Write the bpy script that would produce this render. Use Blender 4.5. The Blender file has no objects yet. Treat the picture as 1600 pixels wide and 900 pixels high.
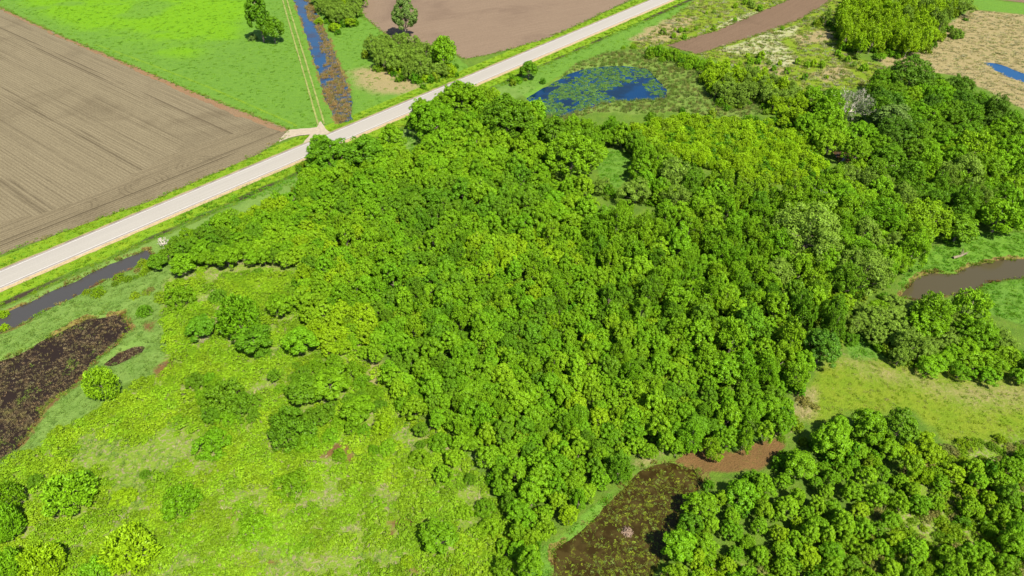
import bpy, math
import numpy as np
from mathutils import Vector

# ------------------------------------------------------------------ camera, sky, sun, exposure
S = bpy.context.scene
C = S.collection
F, H, PITCH = 1100.0, 100.0, math.radians(39.0)          # focal length (px of a 1600 px wide frame), drone height, tilt
cam_d = bpy.data.cameras.new('camera')
cam_d.sensor_width = 36.0
cam_d.lens = 36.0 * F / 1600.0
cam_d.clip_end = 12000.0
cam = bpy.data.objects.new('camera', cam_d)
cam.location = (0, 0, H)
cam.rotation_euler = (math.pi / 2 - PITCH, 0, 0)
C.objects.link(cam)
S.camera = cam

cp, sp = math.cos(PITCH), math.sin(PITCH)
def ray(u, v):
    a, b = (u - 800.0) / F, -(v - 450.0) / F
    return np.array([a, cp + b * sp, -sp + b * cp])
def px(u, v, z=0.0):
    d = ray(u, v)
    t = (z - H) / d[2]
    return np.array([d[0] * t, d[1] * t, z])
def depth(u, v, z=0.0):
    return (z - H) / ray(u, v)[2]
def P2(pts, z=0.0):
    return np.array([px(u, v, z)[:2] for u, v in pts])

d = ray(400, 860); d = d / np.linalg.norm(d)               # direction the light travels (shadows close up towards this point)
sun_el = math.asin(-d[2])
sun_d = bpy.data.lights.new('sun', 'SUN')
sun_d.energy = 5.0
sun_d.angle = math.radians(0.53)
sun_d.color = (1.0, 0.935, 0.79)
sun = bpy.data.objects.new('sun', sun_d)
sun.rotation_euler = Vector(d).to_track_quat('-Z', 'Y').to_euler()
sun.location = (60, -60, 200)
C.objects.link(sun)
W = bpy.data.worlds.new('World'); S.world = W; W.use_nodes = True
wn = W.node_tree.nodes; wl = W.node_tree.links
sky = wn.new('ShaderNodeTexSky'); sky.sky_type = 'NISHITA'; sky.sun_disc = False
sky.sun_elevation = sun_el; sky.sun_rotation = math.atan2(-d[0], -d[1])
sky.altitude = 300
wl.new(sky.outputs[0], wn['Background'].inputs[0])
wn['Background'].inputs[1].default_value = 0.08
S.view_settings.view_transform = 'Standard'
S.view_settings.look = 'None'
S.view_settings.exposure = 1.2
S.view_settings.gamma = 1.0
S.view_settings.use_curve_mapping = False

rng = np.random.default_rng(11)

# ------------------------------------------------------------------ helpers: noise, polygons
def _h(ix, iy, s):
    n = (ix.astype(np.int64) * 374761393 + iy.astype(np.int64) * 668265263 + s * 1442695041) & 0x7fffffff
    n = ((n ^ (n >> 13)) * 1274126177) & 0x7fffffff
    return ((n ^ (n >> 16)) & 0xffff) / 65535.0
def vnoise(x, y, s=0):
    ix, iy = np.floor(x), np.floor(y)
    fx, fy = x - ix, y - iy
    fx, fy = fx * fx * (3 - 2 * fx), fy * fy * (3 - 2 * fy)
    a = _h(ix, iy, s) * (1 - fx) + _h(ix + 1, iy, s) * fx
    b = _h(ix, iy + 1, s) * (1 - fx) + _h(ix + 1, iy + 1, s) * fx
    return a * (1 - fy) + b * fy
def fbm(x, y, s=0, o=3):
    r, a, f, t = 0, 1.0, 1.0, 0
    for i in range(o):
        r = r + a * vnoise(x * f, y * f, s + i * 17); t += a; a *= .5; f *= 2.1
    return r / t
def sdf(poly, X, Y):
    """signed distance, positive inside"""
    dmin = np.full(X.shape, 1e18); ins = np.zeros(X.shape, bool)
    n = len(poly)
    for i in range(n):
        ax, ay = poly[i]; bx, by = poly[(i + 1) % n]
        ex, ey = bx - ax, by - ay
        t = np.clip(((X - ax) * ex + (Y - ay) * ey) / (ex * ex + ey * ey + 1e-12), 0, 1)
        dmin = np.minimum(dmin, (X - ax - t * ex) ** 2 + (Y - ay - t * ey) ** 2)
        c = ((ay > Y) != (by > Y))
        with np.errstate(divide='ignore', invalid='ignore'):
            xi = ax + (Y - ay) * ex / (ey if abs(ey) > 1e-12 else 1e-12)
        ins ^= c & (X < xi)
    r = np.sqrt(dmin)
    return np.where(ins, r, -r)
def sm(a, b, x):
    t = np.clip((x - a) / (b - a), 0, 1)
    return t * t * (3 - 2 * t)
def resample(poly, step, closed=True):
    out = []
    n = len(poly)
    for i in range(n if closed else n - 1):
        a, b = poly[i], poly[(i + 1) % n]
        k = max(1, int(np.hypot(*(b - a)) / step))
        for j in range(k):
            out.append(a + (b - a) * j / k)
    if not closed: out.append(poly[-1])
    return np.array(out)
def jitter(poly, step=.7, amp=.5, s=3, freq=.35):
    p = resample(poly, step)
    q = p.copy()
    q[:, 0] += (fbm(p[:, 0] * freq, p[:, 1] * freq, s) - .5) * 2 * amp
    q[:, 1] += (fbm(p[:, 0] * freq, p[:, 1] * freq, s + 50) - .5) * 2 * amp
    return q

# ------------------------------------------------------------------ helpers: materials
def mat(name):
    m = bpy.data.materials.new(name); m.use_nodes = True
    nt = m.node_tree
    b = nt.nodes['Principled BSDF']
    return m, nt, b
class NB:
    """small node builder"""
    def __init__(s, nt): s.nt = nt; s.N = nt.nodes; s.L = nt.links
    def inp(s, sock, v):
        if v is None: return
        if hasattr(v, 'is_output'): s.L.new(v, sock)
        else: sock.default_value = v
    def pos(s): return s.N.new('ShaderNodeNewGeometry').outputs['Position']
    def mapv(s, v, scale=(1, 1, 1), rot=(0, 0, 0), loc=(0, 0, 0)):
        m = s.N.new('ShaderNodeMapping'); s.L.new(v, m.inputs[0])
        m.inputs['Scale'].default_value = scale; m.inputs['Rotation'].default_value = rot; m.inputs['Location'].default_value = loc
        return m.outputs[0]
    def noise(s, v, scale, detail=3, rough=.55, dist=0):
        n = s.N.new('ShaderNodeTexNoise'); s.L.new(v, n.inputs['Vector'])
        n.inputs['Scale'].default_value = scale; n.inputs['Detail'].default_value = detail
        n.inputs['Roughness'].default_value = rough; n.inputs['Distortion'].default_value = dist
        return n.outputs[0]
    def math(s, op, a, b=None, c=None, clamp=False):
        m = s.N.new('ShaderNodeMath'); m.operation = op; m.use_clamp = clamp
        s.inp(m.inputs[0], a); s.inp(m.inputs[1], b); s.inp(m.inputs[2], c)
        return m.outputs[0]
    def ramp(s, v, a, b, lo=0., hi=1.):
        m = s.N.new('ShaderNodeMapRange'); m.interpolation_type = 'SMOOTHSTEP'
        s.inp(m.inputs[0], v); m.inputs[1].default_value = a; m.inputs[2].default_value = b
        m.inputs[3].default_value = lo; m.inputs[4].default_value = hi
        return m.outputs[0]
    def mix(s, f, a, b):
        m = s.N.new('ShaderNodeMix'); m.data_type = 'RGBA'
        s.inp(m.inputs[0], f)
        for k, v in ((6, a), (7, b)):
            if isinstance(v, tuple): v = (*v, 1.0) if len(v) == 3 else v
            s.inp(m.inputs[k], v)
        return m.outputs[2]
    def scalec(s, col, f):
        m = s.N.new('ShaderNodeVectorMath'); m.operation = 'SCALE'
        if isinstance(col, tuple): m.inputs[0].default_value = col[:3]
        else: s.L.new(col, m.inputs[0])
        s.inp(m.inputs[3], f)
        return m.outputs[0]
    def bump(s, h, strength, dist):
        b = s.N.new('ShaderNodeBump'); s.L.new(h, b.inputs['Height'])
        b.inputs['Strength'].default_value = strength; b.inputs['Distance'].default_value = dist
        return b.outputs[0]
    def attr(s, name, typ='GEOMETRY'):
        a = s.N.new('ShaderNodeAttribute'); a.attribute_name = name; a.attribute_type = typ
        return a
def sep(nb, c):
    n = nb.N.new('ShaderNodeSeparateColor'); nb.L.new(c, n.inputs[0])
    return n.outputs

# ------------------------------------------------------------------ helpers: objects
def mesh_obj(name, V, Fc, m=None, parent=None, smooth=False):
    me = bpy.data.meshes.new(name)
    me.from_pydata([tuple(v) for v in V], [], [tuple(f) for f in Fc])
    if m: me.materials.append(m)
    if smooth: me.polygons.foreach_set('use_smooth', [True] * len(me.polygons))
    o = bpy.data.objects.new(name, me); C.objects.link(o)
    if parent: o.parent = parent
    return o
def struct(o, label=None):
    o['kind'] = 'structure'
    if label: o['label'] = label
    return o
def quads_mesh(name, V, nq, m, lv=None):
    """mesh of nq separate quads, V is (4*nq,3)"""
    me = bpy.data.meshes.new(name)
    me.vertices.add(4 * nq); me.vertices.foreach_set('co', V.astype(np.float32).ravel())
    me.loops.add(4 * nq); me.loops.foreach_set('vertex_index', np.arange(4 * nq, dtype=np.int32))
    me.polygons.add(nq); me.polygons.foreach_set('loop_start', np.arange(0, 4 * nq, 4, dtype=np.int32))
    if lv is not None:
        a = me.attributes.new('leafv', 'FLOAT', 'FACE'); a.data.foreach_set('value', lv.astype(np.float32))
    me.materials.append(m)
    me.update(calc_edges=True)
    return me
def sheet(name, poly, z, m, label=None, parent=None, jit=.45, s=3, step=.8):
    p = jitter(poly, step, jit, s) if jit else resample(poly, 2.0)
    o = mesh_obj(name, [(x, y, z) for x, y in p], [list(range(len(p)))], m, parent)
    if o.data.polygons[0].normal.z < 0: o.data.flip_normals()
    if not parent: struct(o, label)
    return o

# ------------------------------------------------------------------ outlines (pixels of the photograph laid on the ground)
ROAD_U = [(-700, 700), (0, 420), (400, 258), (540, 200), (800, 89.5), (1015, 0)]
ROAD_L = [(-700, 740), (0, 449), (400, 283), (540, 222), (800, 111), (1050, 0)]
ru, rl = P2(ROAD_U), P2(ROAD_L)
# the road is straight on the ground: fit one line through all edge points
mid = np.array([(px(u, v)[:2]) for u, v in [(0, 434.5), (400, 270.5), (540, 211), (800, 100.5), (1032, 0)]])
c0 = mid.mean(0); uu, ss, vv = np.linalg.svd(mid - c0)
RD = vv[0] if vv[0][1] > 0 else -vv[0]                    # along the road
RN = np.array([RD[1], -RD[0]])                           # to the right of the road (towards the wood)
RW = 3.75                                                # half width of the pavement
def road_pt(s, t, z=0): q = c0 + RD * s + RN * t; return (q[0], q[1], z)
FIELD1 = [(-60, -12), (0, 12), (100, 58), (200, 100), (300, 143), (400, 183), (452, 203), (450, 212), (400, 242), (250, 308), (100, 362), (0, 398), (-90, 430), (-90, 60)]
FIELD2 = [(545, -60), (560, 0), (570, 27), (585, 40), (625, 70), (712, 86), (728, 92), (760, 86), (800, 76), (850, 62), (900, 40), (975, 5), (1040, -30), (1040, -70)]
FIELD3 = [(1040, 71), (1090, 85), (1200, 49), (1250, 30), (1300, 0), (1360, -40), (1310, -50), (1232, 0), (1200, 13), (1120, 48)]
FIELD4 = [(1555, -1), (1660, 12), (1760, -40), (1540, -40)]
DITCH = [(440, -60), (459, 0), (472, 37), (495, 107), (507, 150), (526, 191), (547, 186), (549, 150), (540, 125), (517, 70), (500, 25), (482, 0), (470, -60)]
POND = [(822, 152), (850, 135), (885, 115), (920, 104), (972, 101), (1012, 106), (1027, 122), (1042, 140), (1040, 152), (1022, 154), (975, 156), (940, 161), (905, 172), (875, 182), (850, 177)]
POND2 = [(1537, 95), (1562, 98), (1600, 113), (1660, 140), (1660, 160), (1600, 127), (1575, 119), (1552, 106)]
RIVER = [(1405, 462), (1422, 438), (1450, 425), (1492, 425), (1522, 412), (1567, 404), (1600, 403), (1700, 400), (1700, 430), (1600, 432), (1560, 437), (1535, 444), (1512, 460), (1480, 458), (1440, 470)]
MARSH = [(-80, 590), (0, 562), (50, 540), (92, 517), (135, 495), (190, 488), (197, 500), (206, 515), (190, 521), (185, 535), (150, 562), (130, 585), (112, 603), (60, 638), (65, 647), (50, 667), (45, 677), (32, 692), (0, 719), (-80, 760)]
MARSH2 = [(158, 570), (182, 548), (205, 540), (226, 538), (218, 550), (195, 563), (170, 574)]
LDITCH = [(232, 386), (175, 408), (112, 438), (92, 447), (40, 472), (10, 487), (0, 493), (-80, 527), (-80, 556), (0, 517), (15, 512), (42, 499), (75, 481), (132, 452), (160, 438), (240, 404)]
BROWN = [(850, 1000), (862, 900), (866, 858), (884, 845), (920, 815), (940, 793), (970, 765), (985, 744), (1007, 729), (1047, 720), (1080, 728), (1100, 745), (1085, 770), (1075, 800), (1050, 850), (1035, 880), (1020, 900), (1010, 1000)]
MUD = [(1048, 719), (1075, 709), (1100, 702), (1150, 702), (1185, 690), (1215, 684), (1228, 700), (1200, 722), (1175, 733), (1137, 739), (1092, 741), (1075, 735)]
CREEK = [(1300, 232), (1360, 228), (1362, 250), (1310, 252)]
CREEK2 = [(1580, 322), (1660, 300), (1660, 350), (1590, 345)]

# ------------------------------------------------------------------ the ground: one sheet with water courses dug into it
xs = np.concatenate([[-6000, -3000, -1600, -900, -600, -450, -370, -320, -290], np.arange(-270, 270.1, 1.0), [290, 320, 370, 450, 600, 900, 1600, 3000, 6000]])
ys = np.concatenate([[-6000, -3000, -1500, -700, -300, -120, -40, 0, 20], np.arange(36, 362.1, 1.0), [375, 400, 440, 500, 600, 800, 1200, 2000, 3500, 7000]])
GX, GY = np.meshgrid(xs, ys)
def warp(X, Y, a=1.6, f=.18, s=5):
    return X + (fbm(X * f, Y * f, s, 4) - .5) * 2 * a, Y + (fbm(X * f, Y * f, s + 31, 4) - .5) * 2 * a
WX, WY = warp(GX, GY)
wx, wy = warp(GX, GY, .7, .35, 77)
def mask(poly, soft=1.5, off=0., z=0., fine=False):
    p = P2(poly, z)
    q = sdf(p, wx if fine else WX, wy if fine else WY)
    return sm(-soft, soft, q + off)
waters = dict(DITCH=DITCH, POND=POND, POND2=POND2, RIVER=RIVER, MARSH=MARSH, MARSH2=MARSH2, LDITCH=LDITCH, BROWN=BROWN, CREEK=CREEK, CREEK2=CREEK2)
GZ = (fbm(GX * .06, GY * .06, 9, 3) - .5) * .5 + (fbm(GX * .4, GY * .4, 19, 2) - .5) * .16
flat = np.zeros_like(GX)
for pl in (FIELD1, FIELD2, FIELD3, FIELD4):
    flat = np.maximum(flat, sm(-4, -1, sdf(P2(pl), GX, GY)))
rt = (GX - c0[0]) * RN[0] + (GY - c0[1]) * RN[1]
rs = (GX - c0[0]) * RD[0] + (GY - c0[1]) * RD[1]
flat = np.maximum(flat, 1 - sm(4, 9, np.abs(rt)))
far = np.maximum(np.abs(GX) - 270, np.maximum(GY - 362, 36 - GY)) > 0
GZ = np.where(far, 0, GZ) * (1 - flat)
ditch_road = np.exp(-((rt - 8.5) / 2.0) ** 2) * .5 + np.exp(-((rt + 7.0) / 1.2) ** 2) * .35
GZ -= ditch_road * np.where(far, 0, 1) * (1 - sm(.3, .7, np.maximum(*[sm(-5, -2, sdf(P2(p), GX, GY)) for p in (FIELD1, FIELD2)])))
WL = -.45                                                 # water level
wat = np.full(GX.shape, -1e9)
for k, pl in waters.items():
    q = sdf(P2(pl), wx, wy)
    wat = np.maximum(wat, q)
dig = sm(-1.0, 1.2, wat)
GZ = GZ * (1 - dig) - .95 * dig
NV = GX.size
ny, nx = GX.shape
V = np.stack([GX, GY, GZ], -1).reshape(-1, 3)
idx = np.arange(NV).reshape(ny, nx)
Q = np.stack([idx[:-1, :-1], idx[:-1, 1:], idx[1:, 1:], idx[1:, :-1]], -1).reshape(-1, 4)
me = bpy.data.meshes.new('ground')
me.vertices.add(NV); me.vertices.foreach_set('co', V.astype(np.float32).ravel())
me.loops.add(Q.size); me.loops.foreach_set('vertex_index', Q.astype(np.int32).ravel())
me.polygons.add(len(Q)); me.polygons.foreach_set('loop_start', np.arange(0, Q.size, 4, dtype=np.int32))
me.polygons.foreach_set('use_smooth', [True] * len(Q))
me.update(calc_edges=True)
ground = bpy.data.objects.new('ground', me); C.objects.link(ground)
struct(ground, 'green and straw-coloured open ground of the wetland')

# land cover (what grows or lies where), as weights per vertex
MEADOW = [(-80, -60), (0, 8), (100, 56), (300, 141), (455, 202), (500, 205), (530, 195), (459, 0), (440, -60)]
MEADOW_Y = [(-40, -40), (60, 20), (150, 55), (240, 85), (300, 90), (330, 70), (370, 60), (390, 20), (395, -40)]
MEADOW2 = [(470, -60), (500, 25), (550, 150), (547, 195), (740, 110), (712, 88), (600, 45), (560, 0), (540, -60)]
TANP = [(545, 112), (575, 105), (600, 100), (640, 118), (665, 135), (640, 147), (590, 147), (560, 135)]
SEDGE = [(-80, 600), (-80, 556), (0, 518), (60, 492), (140, 452), (236, 405), (300, 398), (275, 430), (252, 452), (258, 500), (262, 560), (235, 590), (190, 605), (110, 665), (40, 705), (0, 735), (-80, 790)]
SEDGE_B = [[(108, 682), (150, 672), (205, 690), (280, 705), (285, 735), (240, 760), (225, 800), (178, 805), (160, 790), (172, 755), (140, 735), (115, 715)],
           [(632, 592), (662, 580), (672, 595), (640, 625), (620, 615)], [(238, 905), (262, 862), (300, 855), (330, 865), (300, 890), (280, 915)],
           [(395, 905), (395, 865), (440, 850), (480, 870), (470, 905)], [(555, 800), (575, 775), (605, 752), (610, 760), (575, 795), (560, 815)],
           [(735, 715), (790, 690), (800, 705), (770, 730), (740, 730)], [(550, 870), (600, 855), (640, 870), (620, 880), (560, 880)],
           [(700, 795), (745, 780), (770, 800), (755, 830), (720, 840)], [(590, 700), (620, 690), (615, 705), (595, 712)], [(420, 555), (432, 545), (438, 552), (425, 562)]]
SCRUB = [(255, 440), (330, 410), (450, 395), (470, 505), (560, 535), (610, 590), (640, 650), (720, 700), (775, 790), (815, 870), (820, 960), (820, 1040), (-120, 1040), (-120, 800), (0, 735), (60, 695), (160, 640), (235, 590), (262, 540), (250, 480)]
SCRUBBY = [(1040, 905), (1290, 830), (1390, 760), (1480, 690), (1700, 680), (1700, 1040), (1040, 1040)]
DRY_R = [(1265, 600), (1300, 560), (1370, 560), (1460, 570), (1700, 590), (1700, 700), (1480, 690), (1430, 645), (1330, 640), (1290, 660), (1240, 660)]
DRY_T = [(1295, 565), (1330, 552), (1400, 572), (1480, 590), (1600, 592), (1700, 598), (1700, 660), (1600, 645), (1520, 640), (1440, 612), (1380, 600)]
TAN_R = [(1380, 100), (1440, 60), (1520, 15), (1610, 25), (1750, 60), (1750, 220), (1640, 210), (1600, 170), (1560, 150), (1500, 120), (1440, 110)]
GREEN_TR = [(1510, -1), (1535, -2), (1660, 13), (1760, 30), (1760, 60), (1610, 24), (1520, 14)]
DRYTOP = [(985, 70), (1010, 55), (1060, 20), (1120, -30), (1420, -40), (1340, 20), (1340, 90), (1400, 110), (1380, 135), (1290, 140), (1265, 175), (1255, 185), (1250, 135), (1120, 95), (1040, 72), (1000, 78)]
WHITEP = [[(1120, 78), (1200, 52), (1250, 38), (1240, 55), (1210, 62), (1235, 75), (1200, 85), (1150, 85)], [(1195, 85), (1240, 78), (1245, 98), (1205, 105)], [(1165, 20), (1200, 15), (1170, 35), (1110, 48)]]
TANP2 = [[(980, 62), (1040, 30), (1090, 25), (1060, 55), (1030, 70)], [(1235, 55), (1290, 45), (1310, 62), (1250, 70)], [(1262, 115), (1315, 100), (1330, 118), (1290, 128)], [(1180, 100), (1230, 108), (1225, 120), (1190, 112)], [(1370, 95), (1400, 80), (1420, 88), (1385, 108)]]
OLIVE = [(830, 160), (900, 100), (950, 82), (1020, 78), (1090, 92), (1140, 120), (1170, 150), (1200, 175), (1150, 185), (1060, 175), (980, 178), (930, 175), (880, 190), (845, 190)]
BANK = [(1400, 450), (1440, 400), (1480, 372), (1560, 362), (1700, 370), (1700, 400), (1567, 403), (1522, 411), (1492, 424), (1450, 424), (1420, 440)]
BANK2 = [(1505, 465), (1535, 446), (1600, 435), (1700, 432), (1700, 540), (1600, 505), (1545, 490)]
GLADES = [[(636, 205), (668, 205), (668, 250), (640, 250)], [(930, 232), (985, 238), (995, 262), (965, 292), (935, 285)], [(1320, 525), (1400, 515), (1400, 560), (1330, 560)], [(1195, 520), (1260, 515), (1265, 545), (1215, 560)],
          [(800, 905), (850, 850), (900, 815), (935, 785), (960, 765), (940, 800), (880, 850), (862, 905)], [(250, 330), (450, 250), (470, 290), (360, 320), (280, 350)],
          [(1110, 690), (1190, 670), (1195, 685), (1150, 700), (1100, 700)], [(600, 660), (650, 655), (720, 690), (700, 720), (640, 700)], [(840, 180), (870, 185), (860, 240), (840, 230)]]
TAN_S = [[(575, 555), (595, 560), (600, 600), (560, 615)], [(750, 665), (795, 660), (800, 680), (755, 690)], [(640, 655), (680, 665), (700, 690), (660, 680)], [(1000, 700), (1045, 705), (1000, 735), (975, 735)],
         [(1240, 610), (1280, 600), (1275, 650), (1225, 680), (1190, 690)], [(500, 560), (530, 570), (525, 640), (505, 640)]]
REDP = [[(360, 790), (366, 785), (370, 815), (364, 818)], [(605, 820), (615, 815), (604, 845), (598, 842)], [(760, 700), (775, 690), (782, 700), (768, 712)], [(430, 800), (448, 792), (444, 800), (434, 808)], [(478, 725), (500, 712), (525, 695), (552, 692), (552, 725), (540, 728), (540, 705), (510, 715)], [(600, 812), (640, 802), (668, 808), (640, 820)], [(612, 885), (660, 880), (640, 892)], [(415, 880), (430, 870), (445, 885)],
        [(235, 570), (262, 560), (268, 575), (245, 590)], [(228, 505), (245, 502), (240, 518), (230, 516)]]
MEADOW3 = [(735, 125), (800, 112), (1050, 2), (1130, -40), (1060, 22), (1010, 56), (985, 72), (950, 84), (900, 100), (850, 132), (822, 152), (800, 140)]
mU = lambda lst, **k: np.maximum.reduce([mask(p, **k) for p in lst])
inv = 1 - sm(.0, 3., np.maximum(sdf(P2(FIELD1), GX, GY), sdf(P2(FIELD2), GX, GY)))
verge = sm(-10.5, -8.5, rt) * (1 - sm(7.0, 10.0, rt + (fbm(GX * .2, GY * .2, 3) - .5) * 3))
w = {}
w['meadow'] = np.maximum.reduce([mask(MEADOW), mask(MEADOW2), mask(GREEN_TR), mask(MEADOW3), mask(BANK), mask(BANK2), mU(GLADES)])
w['meadow_y'] = np.maximum(mask(MEADOW_Y, 9) * (.35 + .65 * sm(.35, .6, fbm(GX * .05, GY * .08, 61, 3))), mask(BANK, 2) * .25)
w['sedge'] = np.maximum(mask(SEDGE), mU(SEDGE_B, soft=1.0))
w['sedge'] = np.maximum(w['sedge'], sm(9.5, 12, rt) * (1 - sm(20, 24, rt)) * sm(-230, -200, rs) * (1 - sm(20, 60, rs)) * .9)
w['scrub'] = np.maximum(mask(SCRUB, 2.5), mask(SCRUBBY, 5) * .8)
w['dry'] = np.maximum.reduce([mask(DRY_T, 6) * .56, mask(TANP, 6) * .85, mask(TAN_R, 2), mU(TANP2, soft=3), mU(TAN_S, soft=2.0) * .6])
w['pale'] = mU(WHITEP, soft=2.5)
w['drygreen'] = np.maximum(mask(DRY_R, 3), mask(DRYTOP, 2.5))
w['olive'] = np.maximum(mask(OLIVE, 2), 0)
w['mud'] = np.maximum.reduce([mask(MUD, 1.), sm(-.9, .1, wat) * .0, mU(REDP, soft=1.1) * 1.0, mask([(50, 640), (90, 605), (130, 585), (125, 600), (75, 640), (55, 650)], .8)])
ml = P2([(150, 70), (183, 81), (250, 106), (330, 138), (400, 168), (463, 196)]); dl = np.full(GX.shape, 1e9)
for i in range(len(ml) - 1):
    dl = np.minimum(dl, -sdf(np.array([ml[i], ml[i + 1], ml[i + 1] + 1e-3]), GX, GY))
w['verge'] = np.maximum(verge, .62 * sm(1.6, .2, dl) * 1.0)
bank = np.zeros_like(GX)
for pl in (LDITCH, MARSH, BROWN, DITCH, RIVER):
    q = sdf(P2(pl), wx, wy); bank = np.maximum(bank, sm(-1.3, -.6, q))
w['bank'] = bank * sm(.40, .60, fbm(GX * .17, GY * .17, 87, 3))
for aname, ks in (('cover_a', ('meadow', 'meadow_y', 'sedge')), ('cover_b', ('scrub', 'dry', 'pale')), ('cover_c', ('drygreen', 'olive', 'mud')), ('cover_d', ('verge', 'bank', None))):
    col = np.ones((NV, 4), np.float32); col[:, :3] = 0
    for i, k in enumerate(ks):
        if k: col[:, i] = np.where(far, 0 if k != 'drygreen' else 0, w[k]).reshape(-1)
    a = me.attributes.new(aname, 'FLOAT_COLOR', 'POINT'); a.data.foreach_set('color', col.ravel())
def cover_at(k, x, y):
    i = np.clip(np.round(y - 36).astype(int) + 9, 0, ny - 1); j = np.clip(np.round(x + 270).astype(int) + 9, 0, nx - 1)
    return w[k][i, j]
def ground_z(x, y):
    j = np.clip(np.round(np.asarray(x) + 270).astype(int) + 9, 0, nx - 1); i = np.clip(np.round(np.asarray(y) - 36).astype(int) + 9, 0, ny - 1)
    return GZ[i, j]
def water_at(x, y):
    j = np.clip(np.round(np.asarray(x) + 270).astype(int) + 9, 0, nx - 1); i = np.clip(np.round(np.asarray(y) - 36).astype(int) + 9, 0, ny - 1)
    return wat[i, j]

m, nt, b = mat('ground_cover'); nb = NB(nt)
p = nb.pos()
n_f = nb.noise(p, 1.6, 5, .65); n_m = nb.noise(p, .28, 4, .6); n_l = nb.noise(p, .05, 4, .6); n_x = nb.noise(p, 5.0, 3, .7)
ps = nb.mapv(p, (.35, 1.6, 1)); n_s = nb.noise(ps, 1.0, 4, .65)
A, B, Cc, D = (sep(nb, nb.attr(k).outputs[0]) for k in ('cover_a', 'cover_b', 'cover_c', 'cover_d'))
def edge(wt, amp=.7, soft=.12):
    return nb.ramp(nb.math('ADD', wt, nb.math('MULTIPLY', nb.math('SUBTRACT', nb.math('ADD', nb.math('MULTIPLY', n_f, .6), nb.math('MULTIPLY', n_m, .4)), .5), amp)), .5 - soft, .5 + soft)
col = nb.mix(nb.ramp(n_m, .35, .65), (.060, .115, .012), (.082, .140, .014))
col = nb.mix(nb.ramp(n_f, .55, .75), col, (.11, .10, .04))
def lay(col, wt, c1, c2, c3=None, t3=(.55, .75), amp=.7, n=None, soft=.12):
    c = nb.mix(nb.ramp(n if n is not None else n_m, .36, .64), c1, c2)
    if c3: c = nb.mix(nb.ramp(n_f, *t3), c, c3)
    return nb.mix(edge(wt, amp, soft), col, c)
col = lay(col, A[0], (.070, .150, .018), (.088, .176, .019), (.065, .135, .02), (.6, .8), n=n_s)
col = lay(col, A[1], (.085, .200, .004), (.105, .222, .004), (.07, .18, .006), (.58, .8), amp=.9, n=n_s, soft=.48)
col = lay(col, Cc[0], (.105, .165, .009), (.128, .172, .012), (.165, .155, .045), (.58, .76), soft=.35)
col = lay(col, Cc[1], (.090, .148, .024), (.112, .162, .030), (.14, .145, .045), (.54, .72), amp=1., soft=.35)
col = lay(col, A[2], (.095, .165, .030), (.112, .182, .036), (.085, .148, .028), (.62, .8), amp=1., soft=.3)
col = lay(col, B[0], (.115, .190, .014), (.135, .200, .022), (.20, .175, .095), (.50, .64), soft=.3)
col = lay(col, B[1], (.21, .168, .084), (.195, .165, .070), (.235, .19, .105), (.5, .7), n=n_s, amp=1.2, soft=.36)
col = lay(col, B[2], (.25, .25, .14), (.20, .215, .075), (.30, .29, .20), (.5, .65), amp=1.3, soft=.3)
col = lay(col, D[0], (.105, .190, .008), (.130, .200, .009), (.06, .155, .008), (.5, .7), amp=.4)
col = lay(col, Cc[2], (.125, .072, .027), (.105, .062, .023), (.09, .078, .018), (.54, .7), amp=1.0, soft=.28)
col = lay(col, D[1], (.155, .125, .035), (.11, .115, .022), (.07, .035, .018), (.5, .62), amp=.9)
# bare wet bed below the water line
sz = nb.N.new('ShaderNodeSeparateXYZ'); nb.L.new(p, sz.inputs[0])
col = nb.mix(nb.ramp(sz.outputs[2], -.55, -.40, 1., 0.), col, (.035, .026, .018))
col = nb.scalec(col, nb.ramp(n_x, .2, .8, .82, 1.18))
nt.links.new(col, b.inputs['Base Color']); b.inputs['Roughness'].default_value = .95; b.inputs['Specular IOR Level'].default_value = .1
nt.links.new(nb.bump(nb.math('ADD', n_f, nb.math('MULTIPLY', n_x, .6)), .9, .35), b.inputs['Normal'])
me.materials.append(m)

# ------------------------------------------------------------------ water
def water(name, poly, colr, rough, wave, label, patch=None, grow=2.2, spec=.5):
    m, nt, b = mat('water_' + name); nb = NB(nt)
    p = nb.pos()
    c = colr
    if patch:
        c = nb.mix(nb.ramp(nb.noise(p, patch[0], 4, .6), .45, .62), colr, patch[1])
        nt.links.new(c, b.inputs['Base Color'])
    else: b.inputs['Base Color'].default_value = (*colr, 1)
    b.inputs['Roughness'].default_value = rough; b.inputs['IOR'].default_value = 1.33; b.inputs['Specular IOR Level'].default_value = spec
    nt.links.new(nb.bump(nb.noise(p, 2.5, 3), wave, .05), b.inputs['Normal'])
    q = resample(P2(poly), 1.5)
    # grow outwards so that the banks, not the sheet's edge, draw the shoreline
    cpoly = P2(poly); out = []
    n = len(q)
    for i in range(n):
        t = q[(i + 1) % n] - q[i - 1]; nn = np.array([t[1], -t[0]]) / (np.hypot(*t) + 1e-9)
        e = q[i] + nn * .05
        if sdf(cpoly, np.array([e[0]]), np.array([e[1]]))[0] > 0: nn = -nn
        out.append(q[i] + nn * grow)
    o = mesh_obj(name, [(x, y, WL) for x, y in out], [list(range(n))], m)
    if o.data.polygons[0].normal.z < 0: o.data.flip_normals()
    return struct(o, label)
water('ditch_water', DITCH, (.010, .040, .095), .06, .2, 'blue water in the reedy ditch beside the farm track', (.12, (.022, .026, .045)))
water('pond_water', POND, (.001, .022, .070), .05, .15, 'deep blue pond with floating green algae', (.12, (.002, .012, .030)))
water('pool_water', POND2, (.004, .042, .12), .05, .15, 'small bright blue pool in the straw-coloured marsh')
water('river_water', RIVER, (.050, .041, .019), .05, .2, 'murky brown river bending past a grassy bank')
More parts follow.
